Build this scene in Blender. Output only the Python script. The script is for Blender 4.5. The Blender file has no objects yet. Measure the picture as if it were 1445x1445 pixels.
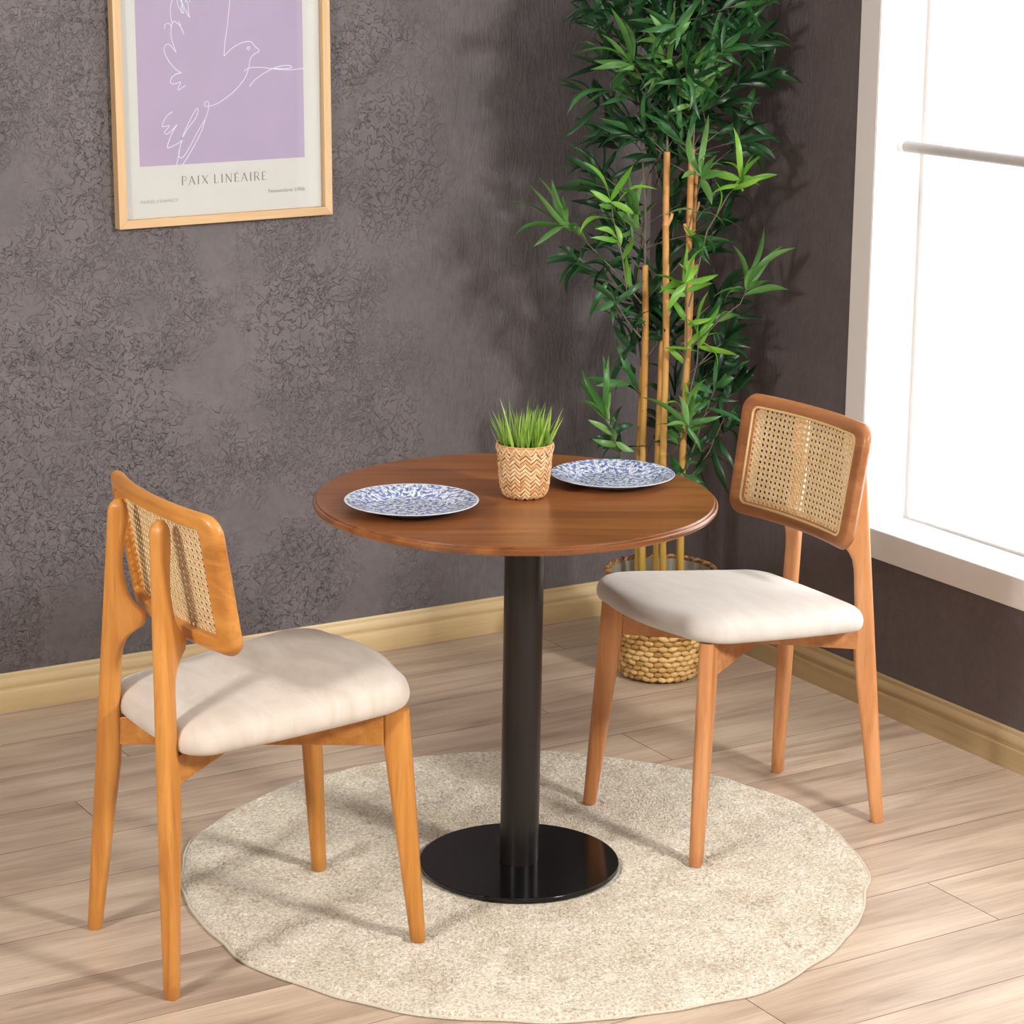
import bpy, bmesh, math, random
import numpy as np
from mathutils import Vector, Matrix
R = math.radians
PI = math.pi
scene = bpy.context.scene
COL = scene.collection
rng = random.Random(11)

# ------------------------------------------------------------------ layout
YB, XR = 1.475, 1.306          # wall planes
H = 0.7885                     # table height
RUGZ = 0.012
SPRAYS=[
([(-0.069,0.971),(-0.135,1.05),(-0.221,1.137),(-0.262,1.167)],[(-0.411,1.223),(-0.389,1.14),(-0.34,1.115),(-0.328,1.285),(-0.297,1.275),(-0.267,1.242),(-0.354,1.264)],2,0.05),
([(-0.134,1.046),(-0.175,1.068),(-0.228,1.075)],[(-0.311,1.067),(-0.275,1.017),(-0.253,0.991),(-0.202,1.116),(-0.234,1.107),(-0.308,1.079)],0,0.02),
([(-0.102,0.982),(-0.118,1.087),(-0.145,1.191),(-0.152,1.234)],[(-0.22,1.331),(-0.101,1.329),(-0.041,1.268),(-0.093,1.203),(-0.205,1.263),(-0.181,1.225)],3,0.12),
([(-0.067,0.883),(-0.103,0.928),(-0.134,0.981)],[(-0.202,1.021),(-0.167,1.033),(-0.187,0.953),(-0.114,1.025),(-0.087,0.972),(-0.138,0.918)],1,0.06),
([(-0.106,0.571),(-0.128,0.625),(-0.149,0.685)],[(-0.164,0.846),(-0.213,0.814),(-0.15,0.854),(-0.096,0.786),(-0.226,0.778),(-0.22,0.727),(-0.125,0.674)],2,0.08),
([(-0.103,0.558),(-0.122,0.603),(-0.135,0.631)],[(-0.194,0.624),(-0.172,0.599),(-0.078,0.655),(-0.157,0.585)],0,0.02),
([(0.051,0.963),(0.089,1.156),(0.138,1.252),(0.168,1.287)],[(0.252,1.369),(0.251,1.304),(0.21,1.276),(0.14,1.416),(0.115,1.333),(0.068,1.309),(0.196,1.357)],3,0.1),
([(0.045,1.158),(0.059,1.245),(0.067,1.297)],[(0.029,1.413),(0.076,1.451),(0.099,1.357),(0.131,1.318),(0.015,1.296),(0.094,1.228)],2,0.12),
([(0.074,0.867),(0.134,0.939),(0.177,0.975),(0.193,1.02)],[(0.275,1.125),(0.31,1.119),(0.293,1.016),(0.222,1.033),(0.149,1.007),(0.154,1.125),(0.228,1.174),(0.273,0.994)],2,0.06),
([(0.037,0.755),(0.046,0.879),(0.04,0.985),(0.035,1.037)],[(0.036,1.133),(0.101,1.138),(0.116,1.056),(0.016,1.086),(0.104,1.035),(0.063,1.087),(-0.03,1.01),(-0.012,0.967)],3,0.13),
([(0.038,0.637),(0.058,0.745),(0.074,0.835),(0.072,0.889)],[(0.126,0.975),(0.095,1.01),(0.17,0.854),(0.023,0.941),(0.133,0.907),(0.122,0.818)],3,0.08),
([(0.058,0.546),(0.09,0.665),(0.123,0.765)],[(0.189,0.739),(0.166,0.793),(0.2,0.666),(0.11,0.592),(0.21,0.826),(0.138,0.864)],1,0.04),
([(0.023,0.596),(0.039,0.641),(0.051,0.686)],[(-0.069,0.764),(-0.006,0.703),(0.024,0.757),(0.059,0.766),(0.089,0.802),(0.13,0.713),(-0.032,0.685)],2,0.14),
([(0.051,0.495),(0.112,0.588),(0.148,0.68)],[(0.183,0.607),(0.174,0.552),(0.124,0.477),(0.189,0.68),(0.109,0.688),(0.165,0.478)],0,0.02),
([(0.022,0.486),(0.035,0.523),(0.047,0.545)],[(0.08,0.582),(0.011,0.577),(0.111,0.505),(0.072,0.505)],1,0.06),
([(0.056,1.465),(0.089,1.534),(0.113,1.602)],[(0.192,1.593),(0.171,1.657),(0.144,1.707),(0.101,1.695),(0.162,1.56),(0.069,1.635)],1,0.08),
([(-0.065,1.498),(-0.092,1.548),(-0.106,1.562)],[(-0.24,1.591),(-0.199,1.571),(-0.183,1.636),(-0.16,1.7),(-0.209,1.554),(-0.129,1.667)],2,0.08),
([(-0.04,1.371),(-0.085,1.405),(-0.12,1.431)],[(-0.177,1.482),(-0.199,1.528),(-0.182,1.456),(-0.224,1.382),(-0.215,1.351),(-0.136,1.343)],0,0),
([(-0.026,1.552),(-0.019,1.603),(-0.02,1.628)],[(-0.072,1.686),(-0.046,1.653),(-0.005,1.704),(0.014,1.645),(0.046,1.713),(0.03,1.671)],2,0.13),
([(0.037,1.451),(0.044,1.502),(0.052,1.519)],[(0.109,1.595),(0.094,1.553),(0.033,1.578),(0.009,1.535),(0.067,1.603),(0.119,1.562)],2,0.12),
]

ART=[
[(0.0450,1.7303),(0.0461,1.7050),(0.0424,1.6713),(0.0387,1.6418),(0.0321,1.6038),(0.0289,1.5707)],
[(0.0289,1.5707),(0.0497,1.5886),(0.0734,1.6010),(0.0923,1.6050),(0.1041,1.6026),(0.1120,1.5931),(0.1233,1.5818),(0.1085,1.5735),(0.0989,1.5622),(0.0939,1.5387),(0.0818,1.5133),(0.0531,1.4841),(0.0151,1.4594),(-0.0093,1.4516),(-0.0200,1.4506),(-0.0242,1.4563),(-0.0199,1.4626),(-0.0129,1.4594),(-0.0131,1.4496),(-0.0180,1.4305),(-0.0267,1.4137)],
[(-0.0998,1.3117),(-0.0939,1.3349),(-0.0863,1.3688),(-0.0743,1.3982),(-0.0552,1.4317),(-0.0448,1.4462),(-0.0411,1.4419),(-0.0484,1.4229),(-0.0697,1.3981),(-0.0886,1.3689),(-0.1026,1.3609),(-0.1202,1.3539),(-0.1219,1.3616),(-0.1114,1.3867),(-0.0971,1.4096)],
[(-0.0971,1.4096),(-0.1112,1.3952),(-0.1251,1.3872),(-0.1287,1.3937),(-0.1165,1.4073),(-0.1339,1.4053),(-0.1338,1.4129),(-0.1243,1.4296),(-0.1081,1.4409)],
[(-0.0267,1.4137),(-0.0419,1.3928),(-0.0563,1.3677),(-0.0753,1.3385),(-0.0871,1.3283),(-0.0938,1.3392),(-0.0840,1.3730)],
[(-0.0229,1.4178),(-0.0326,1.3925),(-0.0518,1.3590),(-0.0708,1.3297),(-0.0841,1.3123)],
[(0.0820,1.5326),(0.0963,1.5408),(0.1296,1.5414),(0.1678,1.5363),(0.2111,1.5341),(0.2451,1.5373)],
[(0.0958,1.4958),(0.1150,1.5147),(0.1438,1.5312),(0.1726,1.5422),(0.2015,1.5451),(0.2112,1.5406),(0.1966,1.5374),(0.1630,1.5381)],
[(0.0912,1.5901),(0.0950,1.5926),(0.0978,1.5891),(0.0949,1.5849),(0.0911,1.5875),(0.0912,1.5901)],
[(-0.0725,1.5022),(-0.0818,1.4982),(-0.0911,1.4921),(-0.0919,1.4984),(-0.0862,1.5109),(-0.1000,1.5071),(-0.1114,1.5094),(-0.1089,1.5220),(-0.0973,1.5302),(-0.0835,1.5328)],
[(-0.0835,1.5328),(-0.0993,1.5429),(-0.1172,1.5642),(-0.1269,1.5853),(-0.1248,1.5979),(-0.1165,1.6019),(-0.1075,1.5955),(-0.0964,1.5819)],
[(-0.0964,1.5819),(-0.1051,1.6059),(-0.1092,1.6269),(-0.1066,1.6477),(-0.0996,1.6568)],
[(-0.1241,1.6375),(-0.1248,1.6459),(-0.1179,1.6512),(-0.1111,1.6486),(-0.1058,1.6415)],
[(-0.0996,1.6568),(-0.0838,1.6433),(-0.0750,1.6243)],
[(-0.0750,1.6243),(-0.0816,1.6391),(-0.0882,1.6559)],
[(-0.1065,1.6519),(-0.1096,1.6811),(-0.1056,1.7019),(-0.0963,1.7143),(-0.0827,1.7059),(-0.0750,1.6746),(-0.0876,1.6893),(-0.0919,1.7060)],
[(-0.0827,1.7101),(-0.0739,1.6892),(-0.0650,1.6724),(-0.0596,1.6639),(-0.0626,1.6765),(-0.0646,1.6974),(-0.0734,1.7183)],
]

# ------------------------------------------------------------------ node helpers
def mat(name):
    m = bpy.data.materials.new(name); m.use_nodes = True
    nt = m.node_tree; b = nt.nodes['Principled BSDF']
    return m, nt, b
def N(nt, t, **kw):
    n = nt.nodes.new(t)
    for k, v in kw.items():
        if k.startswith('i_'): n.inputs[k[2:].replace('_', ' ')].default_value = v
        else: setattr(n, k, v)
    return n
def L(nt, a, b): nt.links.new(a, b)
def setin(b, **kw):
    for k, v in kw.items():
        k = k.replace('_', ' ')
        if k in b.inputs: b.inputs[k].default_value = v
def rgba(c): return (c[0], c[1], c[2], 1)
def s2l(r, g, b):
    f = lambda c: (c/255/12.92) if c/255 <= .04045 else ((c/255+.055)/1.055)**2.4
    return (f(r), f(g), f(b))
def ramp(nt, fac, stops, interp='LINEAR'):
    n = nt.nodes.new('ShaderNodeValToRGB'); n.color_ramp.interpolation = interp
    e = n.color_ramp.elements
    while len(e) > len(stops): e.remove(e[-1])
    while len(e) < len(stops): e.new(.5)
    for q, (p, c) in zip(e, stops):
        q.position = p; q.color = rgba(c) if len(c) == 3 else c
    L(nt, fac, n.inputs['Fac']); return n.outputs['Color']
def coords(nt, scale=(1, 1, 1), rot=(0, 0, 0), src='Object', loc=(0, 0, 0)):
    tc = nt.nodes.new('ShaderNodeTexCoord'); mp = nt.nodes.new('ShaderNodeMapping')
    mp.inputs['Scale'].default_value = scale; mp.inputs['Location'].default_value = loc
    if any(rot):
        m0 = nt.nodes.new('ShaderNodeMapping'); m0.inputs['Rotation'].default_value = rot
        L(nt, tc.outputs[src], m0.inputs['Vector']); L(nt, m0.outputs['Vector'], mp.inputs['Vector'])
    else: L(nt, tc.outputs[src], mp.inputs['Vector'])
    return mp.outputs['Vector']
def noise(nt, vec, scale, detail=4, rough=.5, dist=0.):
    n = nt.nodes.new('ShaderNodeTexNoise')
    n.inputs['Scale'].default_value = scale; n.inputs['Detail'].default_value = detail
    n.inputs['Roughness'].default_value = rough; n.inputs['Distortion'].default_value = dist
    if vec is not None: L(nt, vec, n.inputs['Vector'])
    return n.outputs['Fac']
def math_(nt, op, a, b=None, c=None, clamp=False):
    n = nt.nodes.new('ShaderNodeMath'); n.operation = op; n.use_clamp = clamp
    for i, v in enumerate((a, b, c)):
        if v is None: continue
        if isinstance(v, (int, float)): n.inputs[i].default_value = v
        else: L(nt, v, n.inputs[i])
    return n.outputs[0]
def mixc(nt, fac, a, b, mode='MIX'):
    n = nt.nodes.new('ShaderNodeMix'); n.data_type = 'RGBA'; n.blend_type = mode
    for s, v in ((n.inputs[0], fac), (n.inputs[6], a), (n.inputs[7], b)):
        if isinstance(v, (int, float)): s.default_value = v
        elif isinstance(v, tuple): s.default_value = rgba(v)
        else: L(nt, v, s)
    return n.outputs[2]
def mixf(nt, fac, a, b):
    n = nt.nodes.new('ShaderNodeMix'); n.data_type = 'FLOAT'
    for s, v in ((n.inputs[0], fac), (n.inputs[2], a), (n.inputs[3], b)):
        if isinstance(v, (int, float)): s.default_value = v
        else: L(nt, v, s)
    return n.outputs[0]
def bump(nt, b, h, strength=.3, dist=.002):
    n = nt.nodes.new('ShaderNodeBump'); n.inputs['Strength'].default_value = strength
    n.inputs['Distance'].default_value = dist
    L(nt, h, n.inputs['Height']); L(nt, n.outputs['Normal'], b.inputs['Normal']); return n
def smoothstep(nt, v, a, b):
    n = nt.nodes.new('ShaderNodeMapRange'); n.interpolation_type = 'SMOOTHSTEP'
    n.inputs['From Min'].default_value = a; n.inputs['From Max'].default_value = b
    L(nt, v, n.inputs['Value']); return n.outputs['Result']

# ------------------------------------------------------------------ materials
def plain(name, c, rough=.5, spec=.5, metal=0, nscale=30, namt=.06):
    m, nt, b = mat(name)
    f = noise(nt, coords(nt), nscale, 3)
    lo = tuple(x*(1-namt) for x in c); hi = tuple(min(1, x*(1+namt)) for x in c)
    L(nt, ramp(nt, f, [(.3, lo), (.7, hi)]), b.inputs['Base Color'])
    setin(b, Roughness=rough, Metallic=metal); b.inputs['Specular IOR Level'].default_value = spec
    return m
def wood(name, dark, mid, light, axis=2, rough=.38, scale=1., coat=.15, rot=(0, 0, 0), src='Object', pores=.35, contrast=1.):
    m, nt, b = mat(name)
    st = [26, 26, 26]; st[axis] = 1.6
    v = coords(nt, tuple(s*scale for s in st), rot, src)
    f = noise(nt, v, 1.0, 5, .55, 1.2)
    st2 = [160, 160, 160]; st2[axis] = 7
    v2 = coords(nt, tuple(s*scale for s in st2), rot, src)
    f2 = noise(nt, v2, 1.0, 3, .6, .2)
    st3 = [5, 5, 5]; st3[axis] = .7
    f3 = noise(nt, coords(nt, tuple(s*scale for s in st3), rot, src), 1.0, 2, .5, .5)
    t = math_(nt, 'ADD', math_(nt, 'MULTIPLY', f, .62), math_(nt, 'MULTIPLY', f3, .38))
    c = ramp(nt, t, [(.5-.18/contrast, dark), (.5, mid), (.5+.18/contrast, light)])
    p = ramp(nt, f2, [(.28, (1-pores,)*3), (.42, (1, 1, 1))])
    L(nt, mixc(nt, 1., c, p, 'MULTIPLY'), b.inputs['Base Color'])
    setin(b, Roughness=rough); b.inputs['Coat Weight'].default_value = coat
    b.inputs['Coat Roughness'].default_value = .22
    bump(nt, b, f2, .08, .001)
    return m

M = {}
beechA = (s2l(168, 104, 40), s2l(198, 132, 58), s2l(218, 154, 78))
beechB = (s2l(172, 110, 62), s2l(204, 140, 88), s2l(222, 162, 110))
M['beechA'] = wood('honey_beech_upright', *beechA, axis=2, pores=.2)
M['beechA_h'] = wood('honey_beech_level', *beechA, axis=0, pores=.2)
M['beechB'] = wood('pale_beech_upright', *beechB, axis=2, pores=.2)
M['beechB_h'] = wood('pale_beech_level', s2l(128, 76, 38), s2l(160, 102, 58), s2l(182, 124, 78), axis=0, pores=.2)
M['beechB_r'] = wood('pale_beech_rail', *beechB, axis=0, pores=.2)
M['table'] = wood('stained_table_top', s2l(96, 52, 22), s2l(126, 73, 33), s2l(150, 93, 46), axis=0, rough=.33, coat=.12, rot=(0, 0, R(29)), pores=.12, scale=1.0)
M['table_edge'] = wood('stained_ply_edge', s2l(86, 44, 14), s2l(126, 72, 28), s2l(160, 104, 50), axis=0, rough=.3, coat=.5, scale=.5)
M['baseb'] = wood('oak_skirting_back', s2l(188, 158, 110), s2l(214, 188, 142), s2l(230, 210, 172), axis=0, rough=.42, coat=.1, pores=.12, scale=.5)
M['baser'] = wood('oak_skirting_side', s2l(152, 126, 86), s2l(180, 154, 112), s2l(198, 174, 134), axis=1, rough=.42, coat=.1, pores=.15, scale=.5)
M['frame'] = wood('pale_oak_frame', s2l(194, 156, 110), s2l(212, 176, 130), s2l(224, 190, 148), axis=2, rough=.5, coat=0, pores=.12)
M['frame_h'] = wood('pale_oak_frame_level', s2l(194, 156, 110), s2l(212, 176, 130), s2l(224, 190, 148), axis=0, rough=.5, coat=0, pores=.12)
M['white'] = plain('white_lacquer', (.8, .79, .78), .35, namt=.01)
M['casing'] = plain('warm_white_casing', s2l(220, 213, 208), .4, namt=.01)
M['ceil'] = plain('ceiling_paint', (.75, .75, .74), .9)
M['sidewall'] = plain('room_wall_paint', (.55, .54, .53), .9)
M['black'] = plain('satin_black_metal', (.004, .0036, .0036), .12, .5, 0, 60)
M['pole'] = plain('brushed_black_tube', (.012, .0095, .009), .3, .5, .0, 60)
M['paper'] = plain('poster_paper', s2l(206, 206, 201), .8, .2, namt=.01)
M['lilac'] = plain('lilac_print', s2l(176, 162, 187), .8, .2, 0, 8, .02)
M['line'] = plain('white_ink', s2l(226, 228, 240), .8, .2)
M['ink'] = plain('grey_ink', s2l(150, 144, 142), .8, .2)
M['ink2'] = plain('pale_grey_ink', s2l(176, 173, 169), .8, .2)
M['liner'] = plain('grey_liner_plastic', s2l(150, 142, 125), .35)
M['soil'] = plain('dark_filler', (.05, .035, .02), .9)
M['cord'] = plain('rug_binding', s2l(205, 196, 180), .9, .2, 0, 300, .15)
M['stem'] = plain('grey_stem', s2l(110, 100, 84), .7)
M['rod'] = plain('white_rod', s2l(176, 172, 168), .45)

# glass
m, nt, b = mat('poster_glass'); out = nt.nodes['Material Output']
tr = N(nt, 'ShaderNodeBsdfTransparent'); gl = N(nt, 'ShaderNodeBsdfGlossy'); gl.inputs['Roughness'].default_value = .03
fr = N(nt, 'ShaderNodeFresnel'); gg = N(nt, 'ShaderNodeNewGeometry'); L(nt, mixf(nt, gg.outputs['Backfacing'], 1.45, 1/1.45), fr.inputs['IOR'])
mx = N(nt, 'ShaderNodeMixShader')
L(nt, fr.outputs[0], mx.inputs[0]); L(nt, tr.outputs[0], mx.inputs[1]); L(nt, gl.outputs[0], mx.inputs[2])
L(nt, mx.outputs[0], out.inputs['Surface']); nt.nodes.remove(b); M['glass'] = m

# rough plaster wall: coarse worm-like flakes fading into brushed streaks towards the corner
def plaster(name, col_a, col_b, side):
    m, nt, b = mat(name)
    v = coords(nt)
    w = noise(nt, v, 7, 3, .5, 0)
    # warped coordinates
    tc = N(nt, 'ShaderNodeTexCoord')
    nw = N(nt, 'ShaderNodeTexNoise', i_Scale=22.0, i_Detail=2.0); L(nt, tc.outputs['Object'], nw.inputs['Vector'])
    vm = N(nt, 'ShaderNodeVectorMath', operation='MULTIPLY_ADD'); L(nt, nw.outputs['Color'], vm.inputs[0])
    vm.inputs[1].default_value = (.05, .05, .05); L(nt, tc.outputs['Object'], vm.inputs[2])
    a1 = noise(nt, vm.outputs[0], 42, 3, .5, 0)
    isl = smoothstep(nt, a1, .49, .525)
    a2 = noise(nt, vm.outputs[0], 100, 2, .5, 0)
    isl2 = smoothstep(nt, a2, .53, .57)
    dens = smoothstep(nt, noise(nt, v, 3.6, 3, .55, .3), .40, .60)
    dens2 = smoothstep(nt, noise(nt, v, 5.1, 3, .55, .3), .42, .58)
    coarse = math_(nt, 'ADD', math_(nt, 'MULTIPLY', math_(nt, 'MULTIPLY', isl, dens), .8), math_(nt, 'MULTIPLY', math_(nt, 'MULTIPLY', isl2, dens2), .45))
    coarse = math_(nt, 'ADD', coarse, math_(nt, 'MULTIPLY', noise(nt, v, 9, 4, .6, .4), .9))
    vs = coords(nt, (1, 1, .28))
    st = noise(nt, vs, 55, 5, .6, 1.5)
    st2 = noise(nt, v, 8, 3, .5, 1)
    fine = math_(nt, 'ADD', math_(nt, 'MULTIPLY', st, .42), math_(nt, 'MULTIPLY', st2, .45))
    if side == 'back':
        sx = N(nt, 'ShaderNodeSeparateXYZ'); L(nt, tc.outputs['Object'], sx.inputs[0])
        xx = math_(nt, 'ADD', sx.outputs['X'], math_(nt, 'MULTIPLY', math_(nt, 'SUBTRACT', noise(nt, v, 3, 3, .6), .5), .5))
        k = smoothstep(nt, xx, .30, .72)
        h = mixf(nt, k, coarse, fine)
    else:
        h = fine
    c = ramp(nt, math_(nt, 'ADD', math_(nt, 'MULTIPLY', w, .5), math_(nt, 'MULTIPLY', noise(nt, v, 40, 3, .6), .5)), [(.35, col_a), (.65, col_b)])
    L(nt, c, b.inputs['Base Color']); setin(b, Roughness=.62); b.inputs['Specular IOR Level'].default_value = .35
    bump(nt, b, h, 1., .0085 if side == 'back' else .006)
    return m
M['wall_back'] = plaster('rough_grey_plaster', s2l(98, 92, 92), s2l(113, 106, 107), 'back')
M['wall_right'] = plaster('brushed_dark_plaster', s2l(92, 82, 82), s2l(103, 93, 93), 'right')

# laminate floor
m, nt, b = mat('oak_laminate'); M['floor'] = m
at = N(nt, 'ShaderNodeAttribute', attribute_name='pid')
tc = N(nt, 'ShaderNodeTexCoord')
off = N(nt, 'ShaderNodeVectorMath', operation='MULTIPLY_ADD'); L(nt, at.outputs['Fac'], off.inputs[0])
off.inputs[1].default_value = (37, 91, 13); L(nt, tc.outputs['Object'], off.inputs[2])
def fl(sc, s, d, r=.55, dist=.8):
    mp = N(nt, 'ShaderNodeMapping'); mp.inputs['Scale'].default_value = sc; L(nt, off.outputs[0], mp.inputs['Vector'])
    return noise(nt, mp.outputs[0], s, d, r, dist)
g1 = fl((1.1, 11, 1), 1.7, 5); g2 = fl((3, 70, 1), 2.2, 4, .6, .3); g3 = fl((.9, 3.5, 1), 1.6, 3, .5, .6)
t = math_(nt, 'ADD', math_(nt, 'MULTIPLY', g1, .55), math_(nt, 'MULTIPLY', g3, .45))
c = ramp(nt, t, [(.33, s2l(158, 136, 116)), (.47, s2l(188, 167, 146)), (.56, s2l(202, 182, 160)), (.7, s2l(214, 196, 173))])
c2 = ramp(nt, g2, [(.3, (.86, .83, .81)), (.6, (1.03, 1.02, 1.02))])
kn = fl((1.3, 5.5, 1), 2.3, 3, .5, 2.2); knr = ramp(nt, kn, [(.24, (.74, .68, .64)), (.33, (1, 1, 1))])
cc = mixc(nt, 1., mixc(nt, 1., c, c2, 'MULTIPLY'), knr, 'MULTIPLY')
pv = ramp(nt, at.outputs['Fac'], [(0, (.93, .92, .92)), (1, (1.04, 1.03, 1.02))])
L(nt, mixc(nt, 1., cc, pv, 'MULTIPLY'), b.inputs['Base Color']); setin(b, Roughness=.36); b.inputs['Specular IOR Level'].default_value = .4
bump(nt, b, g2, .06, .001)
M['groove'] = plain('plank_joint', s2l(96, 78, 66), .8)

# rug pile
m, nt, b = mat('rug_pile'); M['rug'] = m
v = coords(nt)
f1 = noise(nt, v, 150, 3, .75, .3); f2 = noise(nt, v, 9, 4, .6, .8); f3 = noise(nt, coords(nt, (1, 2.2, 1), (0, 0, R(-28))), 5, 3, .55, .5)
c = ramp(nt, f1, [(.3, s2l(164, 144, 116)), (.45, s2l(208, 194, 170)), (.6, s2l(236, 229, 216))])
c2 = ramp(nt, math_(nt, 'ADD', math_(nt, 'MULTIPLY', f2, .5), math_(nt, 'MULTIPLY', f3, .5)), [(.36, (.80, .755, .68)), (.47, (.93, .915, .885)), (.6, (1.04, 1.04, 1.04))])
L(nt, mixc(nt, 1., c, c2, 'MULTIPLY'), b.inputs['Base Color']); setin(b, Roughness=.95); b.inputs['Specular IOR Level'].default_value = .1
b.inputs['Sheen Weight'].default_value = .25
bump(nt, b, f1, .9, .006)

# velvet upholstery
def velvet(name, c, lo):
    m, nt, b = mat(name)
    f = noise(nt, coords(nt, (1, 2.5, 1)), 7, 4, .55, 1.2); g = noise(nt, coords(nt, (1, 1, 1)), 420, 2, .6)
    L(nt, ramp(nt, f, [(.3, lo), (.62, c)]), b.inputs['Base Color'])
    setin(b, Roughness=.85); b.inputs['Sheen Weight'].default_value = .3; b.inputs['Sheen Roughness'].default_value = .4
    b.inputs['Specular IOR Level'].default_value = .15
    bump(nt, b, g, .12, .0008); return m
M['velvetA'] = velvet('greige_velvet', s2l(210, 199, 187), s2l(196, 183, 169))
M['velvetB'] = velvet('ivory_velvet', s2l(214, 208, 201), s2l(206, 198, 190))

# cane webbing
m, nt, b = mat('cane_webbing'); M['cane'] = m
v = coords(nt, (1, 1, 1), (0, R(45), 0))
wv = N(nt, 'ShaderNodeTexWave', i_Scale=160.0, i_Distortion=.6); L(nt, v, wv.inputs['Vector'])
f = noise(nt, coords(nt), 90, 3)
c = ramp(nt, f, [(.3, s2l(222, 186, 130)), (.7, s2l(242, 214, 166))])
L(nt, mixc(nt, .12, c, ramp(nt, wv.outputs['Color'], [(.2, s2l(190, 145, 85)), (.7, s2l(240, 216, 172))])), b.inputs['Base Color'])
setin(b, Roughness=.5); bump(nt, b, wv.outputs['Fac'], .3, .001)
M['spline'] = plain('cane_spline', s2l(214, 184, 130), .5)

# woven strips
def strips(name, a, c_, d, nscale=70):
    m, nt, b = mat(name)
    at = N(nt, 'ShaderNodeAttribute', attribute_name='pid')
    f = noise(nt, coords(nt), nscale, 4, .6, .6)
    t = math_(nt, 'ADD', math_(nt, 'MULTIPLY', at.outputs['Fac'], .6), math_(nt, 'MULTIPLY', f, .5))
    L(nt, ramp(nt, t, [(.2, a), (.5, c_), (.85, d)]), b.inputs['Base Color']); setin(b, Roughness=.5)
    bump(nt, b, noise(nt, coords(nt), nscale*4, 3), .25, .001); return m
M['potstrip'] = strips('bamboo_strip', s2l(196, 142, 88), s2l(224, 178, 128), s2l(240, 204, 158))
M['hyacinth'] = strips('water_hyacinth', s2l(150, 108, 52), s2l(192, 150, 84), s2l(222, 186, 122), 120)
M['rope'] = strips('brown_rope_rim', s2l(104, 70, 36), s2l(150, 108, 60), s2l(182, 138, 84), 120)

# bamboo cane
m, nt, b = mat('bamboo_cane_skin'); M['bamboo'] = m
sx = N(nt, 'ShaderNodeTexCoord'); sp = N(nt, 'ShaderNodeSeparateXYZ'); L(nt, sx.outputs['Object'], sp.inputs[0])
f = noise(nt, coords(nt, (30, 30, 3)), 1, 4, .6, .4)
hz = smoothstep(nt, sp.outputs['Z'], .2, 1.2)
c = mixc(nt, hz, ramp(nt, f, [(.3, s2l(166, 130, 52)), (.7, s2l(200, 164, 80))]), ramp(nt, f, [(.3, s2l(182, 124, 66)), (.7, s2l(214, 160, 96))]))
L(nt, c, b.inputs['Base Color']); setin(b, Roughness=.4)

# leaves: light is painted in, lit sprays get brighter greens, rear foliage darker
def leafmat(name, lo, hi, tr=.25):
    m, nt, b = mat(name); out = nt.nodes['Material Output']
    at = N(nt, 'ShaderNodeAttribute', attribute_name='pid')
    c = ramp(nt, at.outputs['Fac'], [(0, lo), (1, hi)])
    L(nt, c, b.inputs['Base Color']); setin(b, Roughness=.36); b.inputs['Specular IOR Level'].default_value = .5
    t = N(nt, 'ShaderNodeBsdfTranslucent'); L(nt, c, t.inputs['Color'])
    mx = N(nt, 'ShaderNodeMixShader'); mx.inputs[0].default_value = tr
    L(nt, b.outputs[0], mx.inputs[1]); L(nt, t.outputs[0], mx.inputs[2]); L(nt, mx.outputs[0], out.inputs['Surface'])
    return m
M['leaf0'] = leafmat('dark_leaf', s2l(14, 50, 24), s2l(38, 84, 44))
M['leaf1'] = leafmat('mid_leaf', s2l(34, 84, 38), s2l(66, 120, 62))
M['leaf2'] = leafmat('half_lit_leaf', s2l(58, 112, 46), s2l(112, 158, 82))
M['leaf3'] = leafmat('lit_leaf', s2l(84, 150, 40), s2l(146, 196, 74), .35)
M['grass'] = leafmat('grass_blade', s2l(96, 146, 10), s2l(186, 214, 110), .35)

# blue foliage glaze
m, nt, b = mat('blue_leaf_glaze'); M['plate'] = m
tc = N(nt, 'ShaderNodeTexCoord')
def dabs(scale, la, lb, seed, thr=1.):
    mp = N(nt, 'ShaderNodeMapping'); mp.inputs['Scale'].default_value = (scale, scale, 0); mp.inputs['Location'].default_value = (seed, seed*1.7, 0)
    L(nt, tc.outputs['Object'], mp.inputs['Vector'])
    vo = N(nt, 'ShaderNodeTexVoronoi', voronoi_dimensions='2D'); vo.inputs['Scale'].default_value = 1; vo.inputs['Randomness'].default_value = .9
    L(nt, mp.outputs[0], vo.inputs['Vector'])
    d = N(nt, 'ShaderNodeVectorMath', operation='SUBTRACT'); L(nt, mp.outputs[0], d.inputs[0]); L(nt, vo.outputs['Position'], d.inputs[1])
    s = N(nt, 'ShaderNodeSeparateXYZ'); L(nt, d.outputs[0], s.inputs[0])
    sc = N(nt, 'ShaderNodeSeparateColor'); L(nt, vo.outputs['Color'], sc.inputs[0])
    a = math_(nt, 'MULTIPLY', sc.outputs[0], 6.283)
    ca, sa = math_(nt, 'COSINE', a), math_(nt, 'SINE', a)
    u = math_(nt, 'ADD', math_(nt, 'MULTIPLY', s.outputs[0], ca), math_(nt, 'MULTIPLY', s.outputs[1], sa))
    w = math_(nt, 'SUBTRACT', math_(nt, 'MULTIPLY', s.outputs[1], ca), math_(nt, 'MULTIPLY', s.outputs[0], sa))
    w = math_(nt, 'ADD', w, math_(nt, 'MULTIPLY', math_(nt, 'MULTIPLY', u, u), .5))
    e = math_(nt, 'ADD', math_(nt, 'POWER', math_(nt, 'ABSOLUTE', math_(nt, 'DIVIDE', u, la)), 2.), math_(nt, 'ABSOLUTE', math_(nt, 'DIVIDE', w, lb)))
    return math_(nt, 'SUBTRACT', 1., smoothstep(nt, e, .8, 1.05)), sc.outputs[1]
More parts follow.
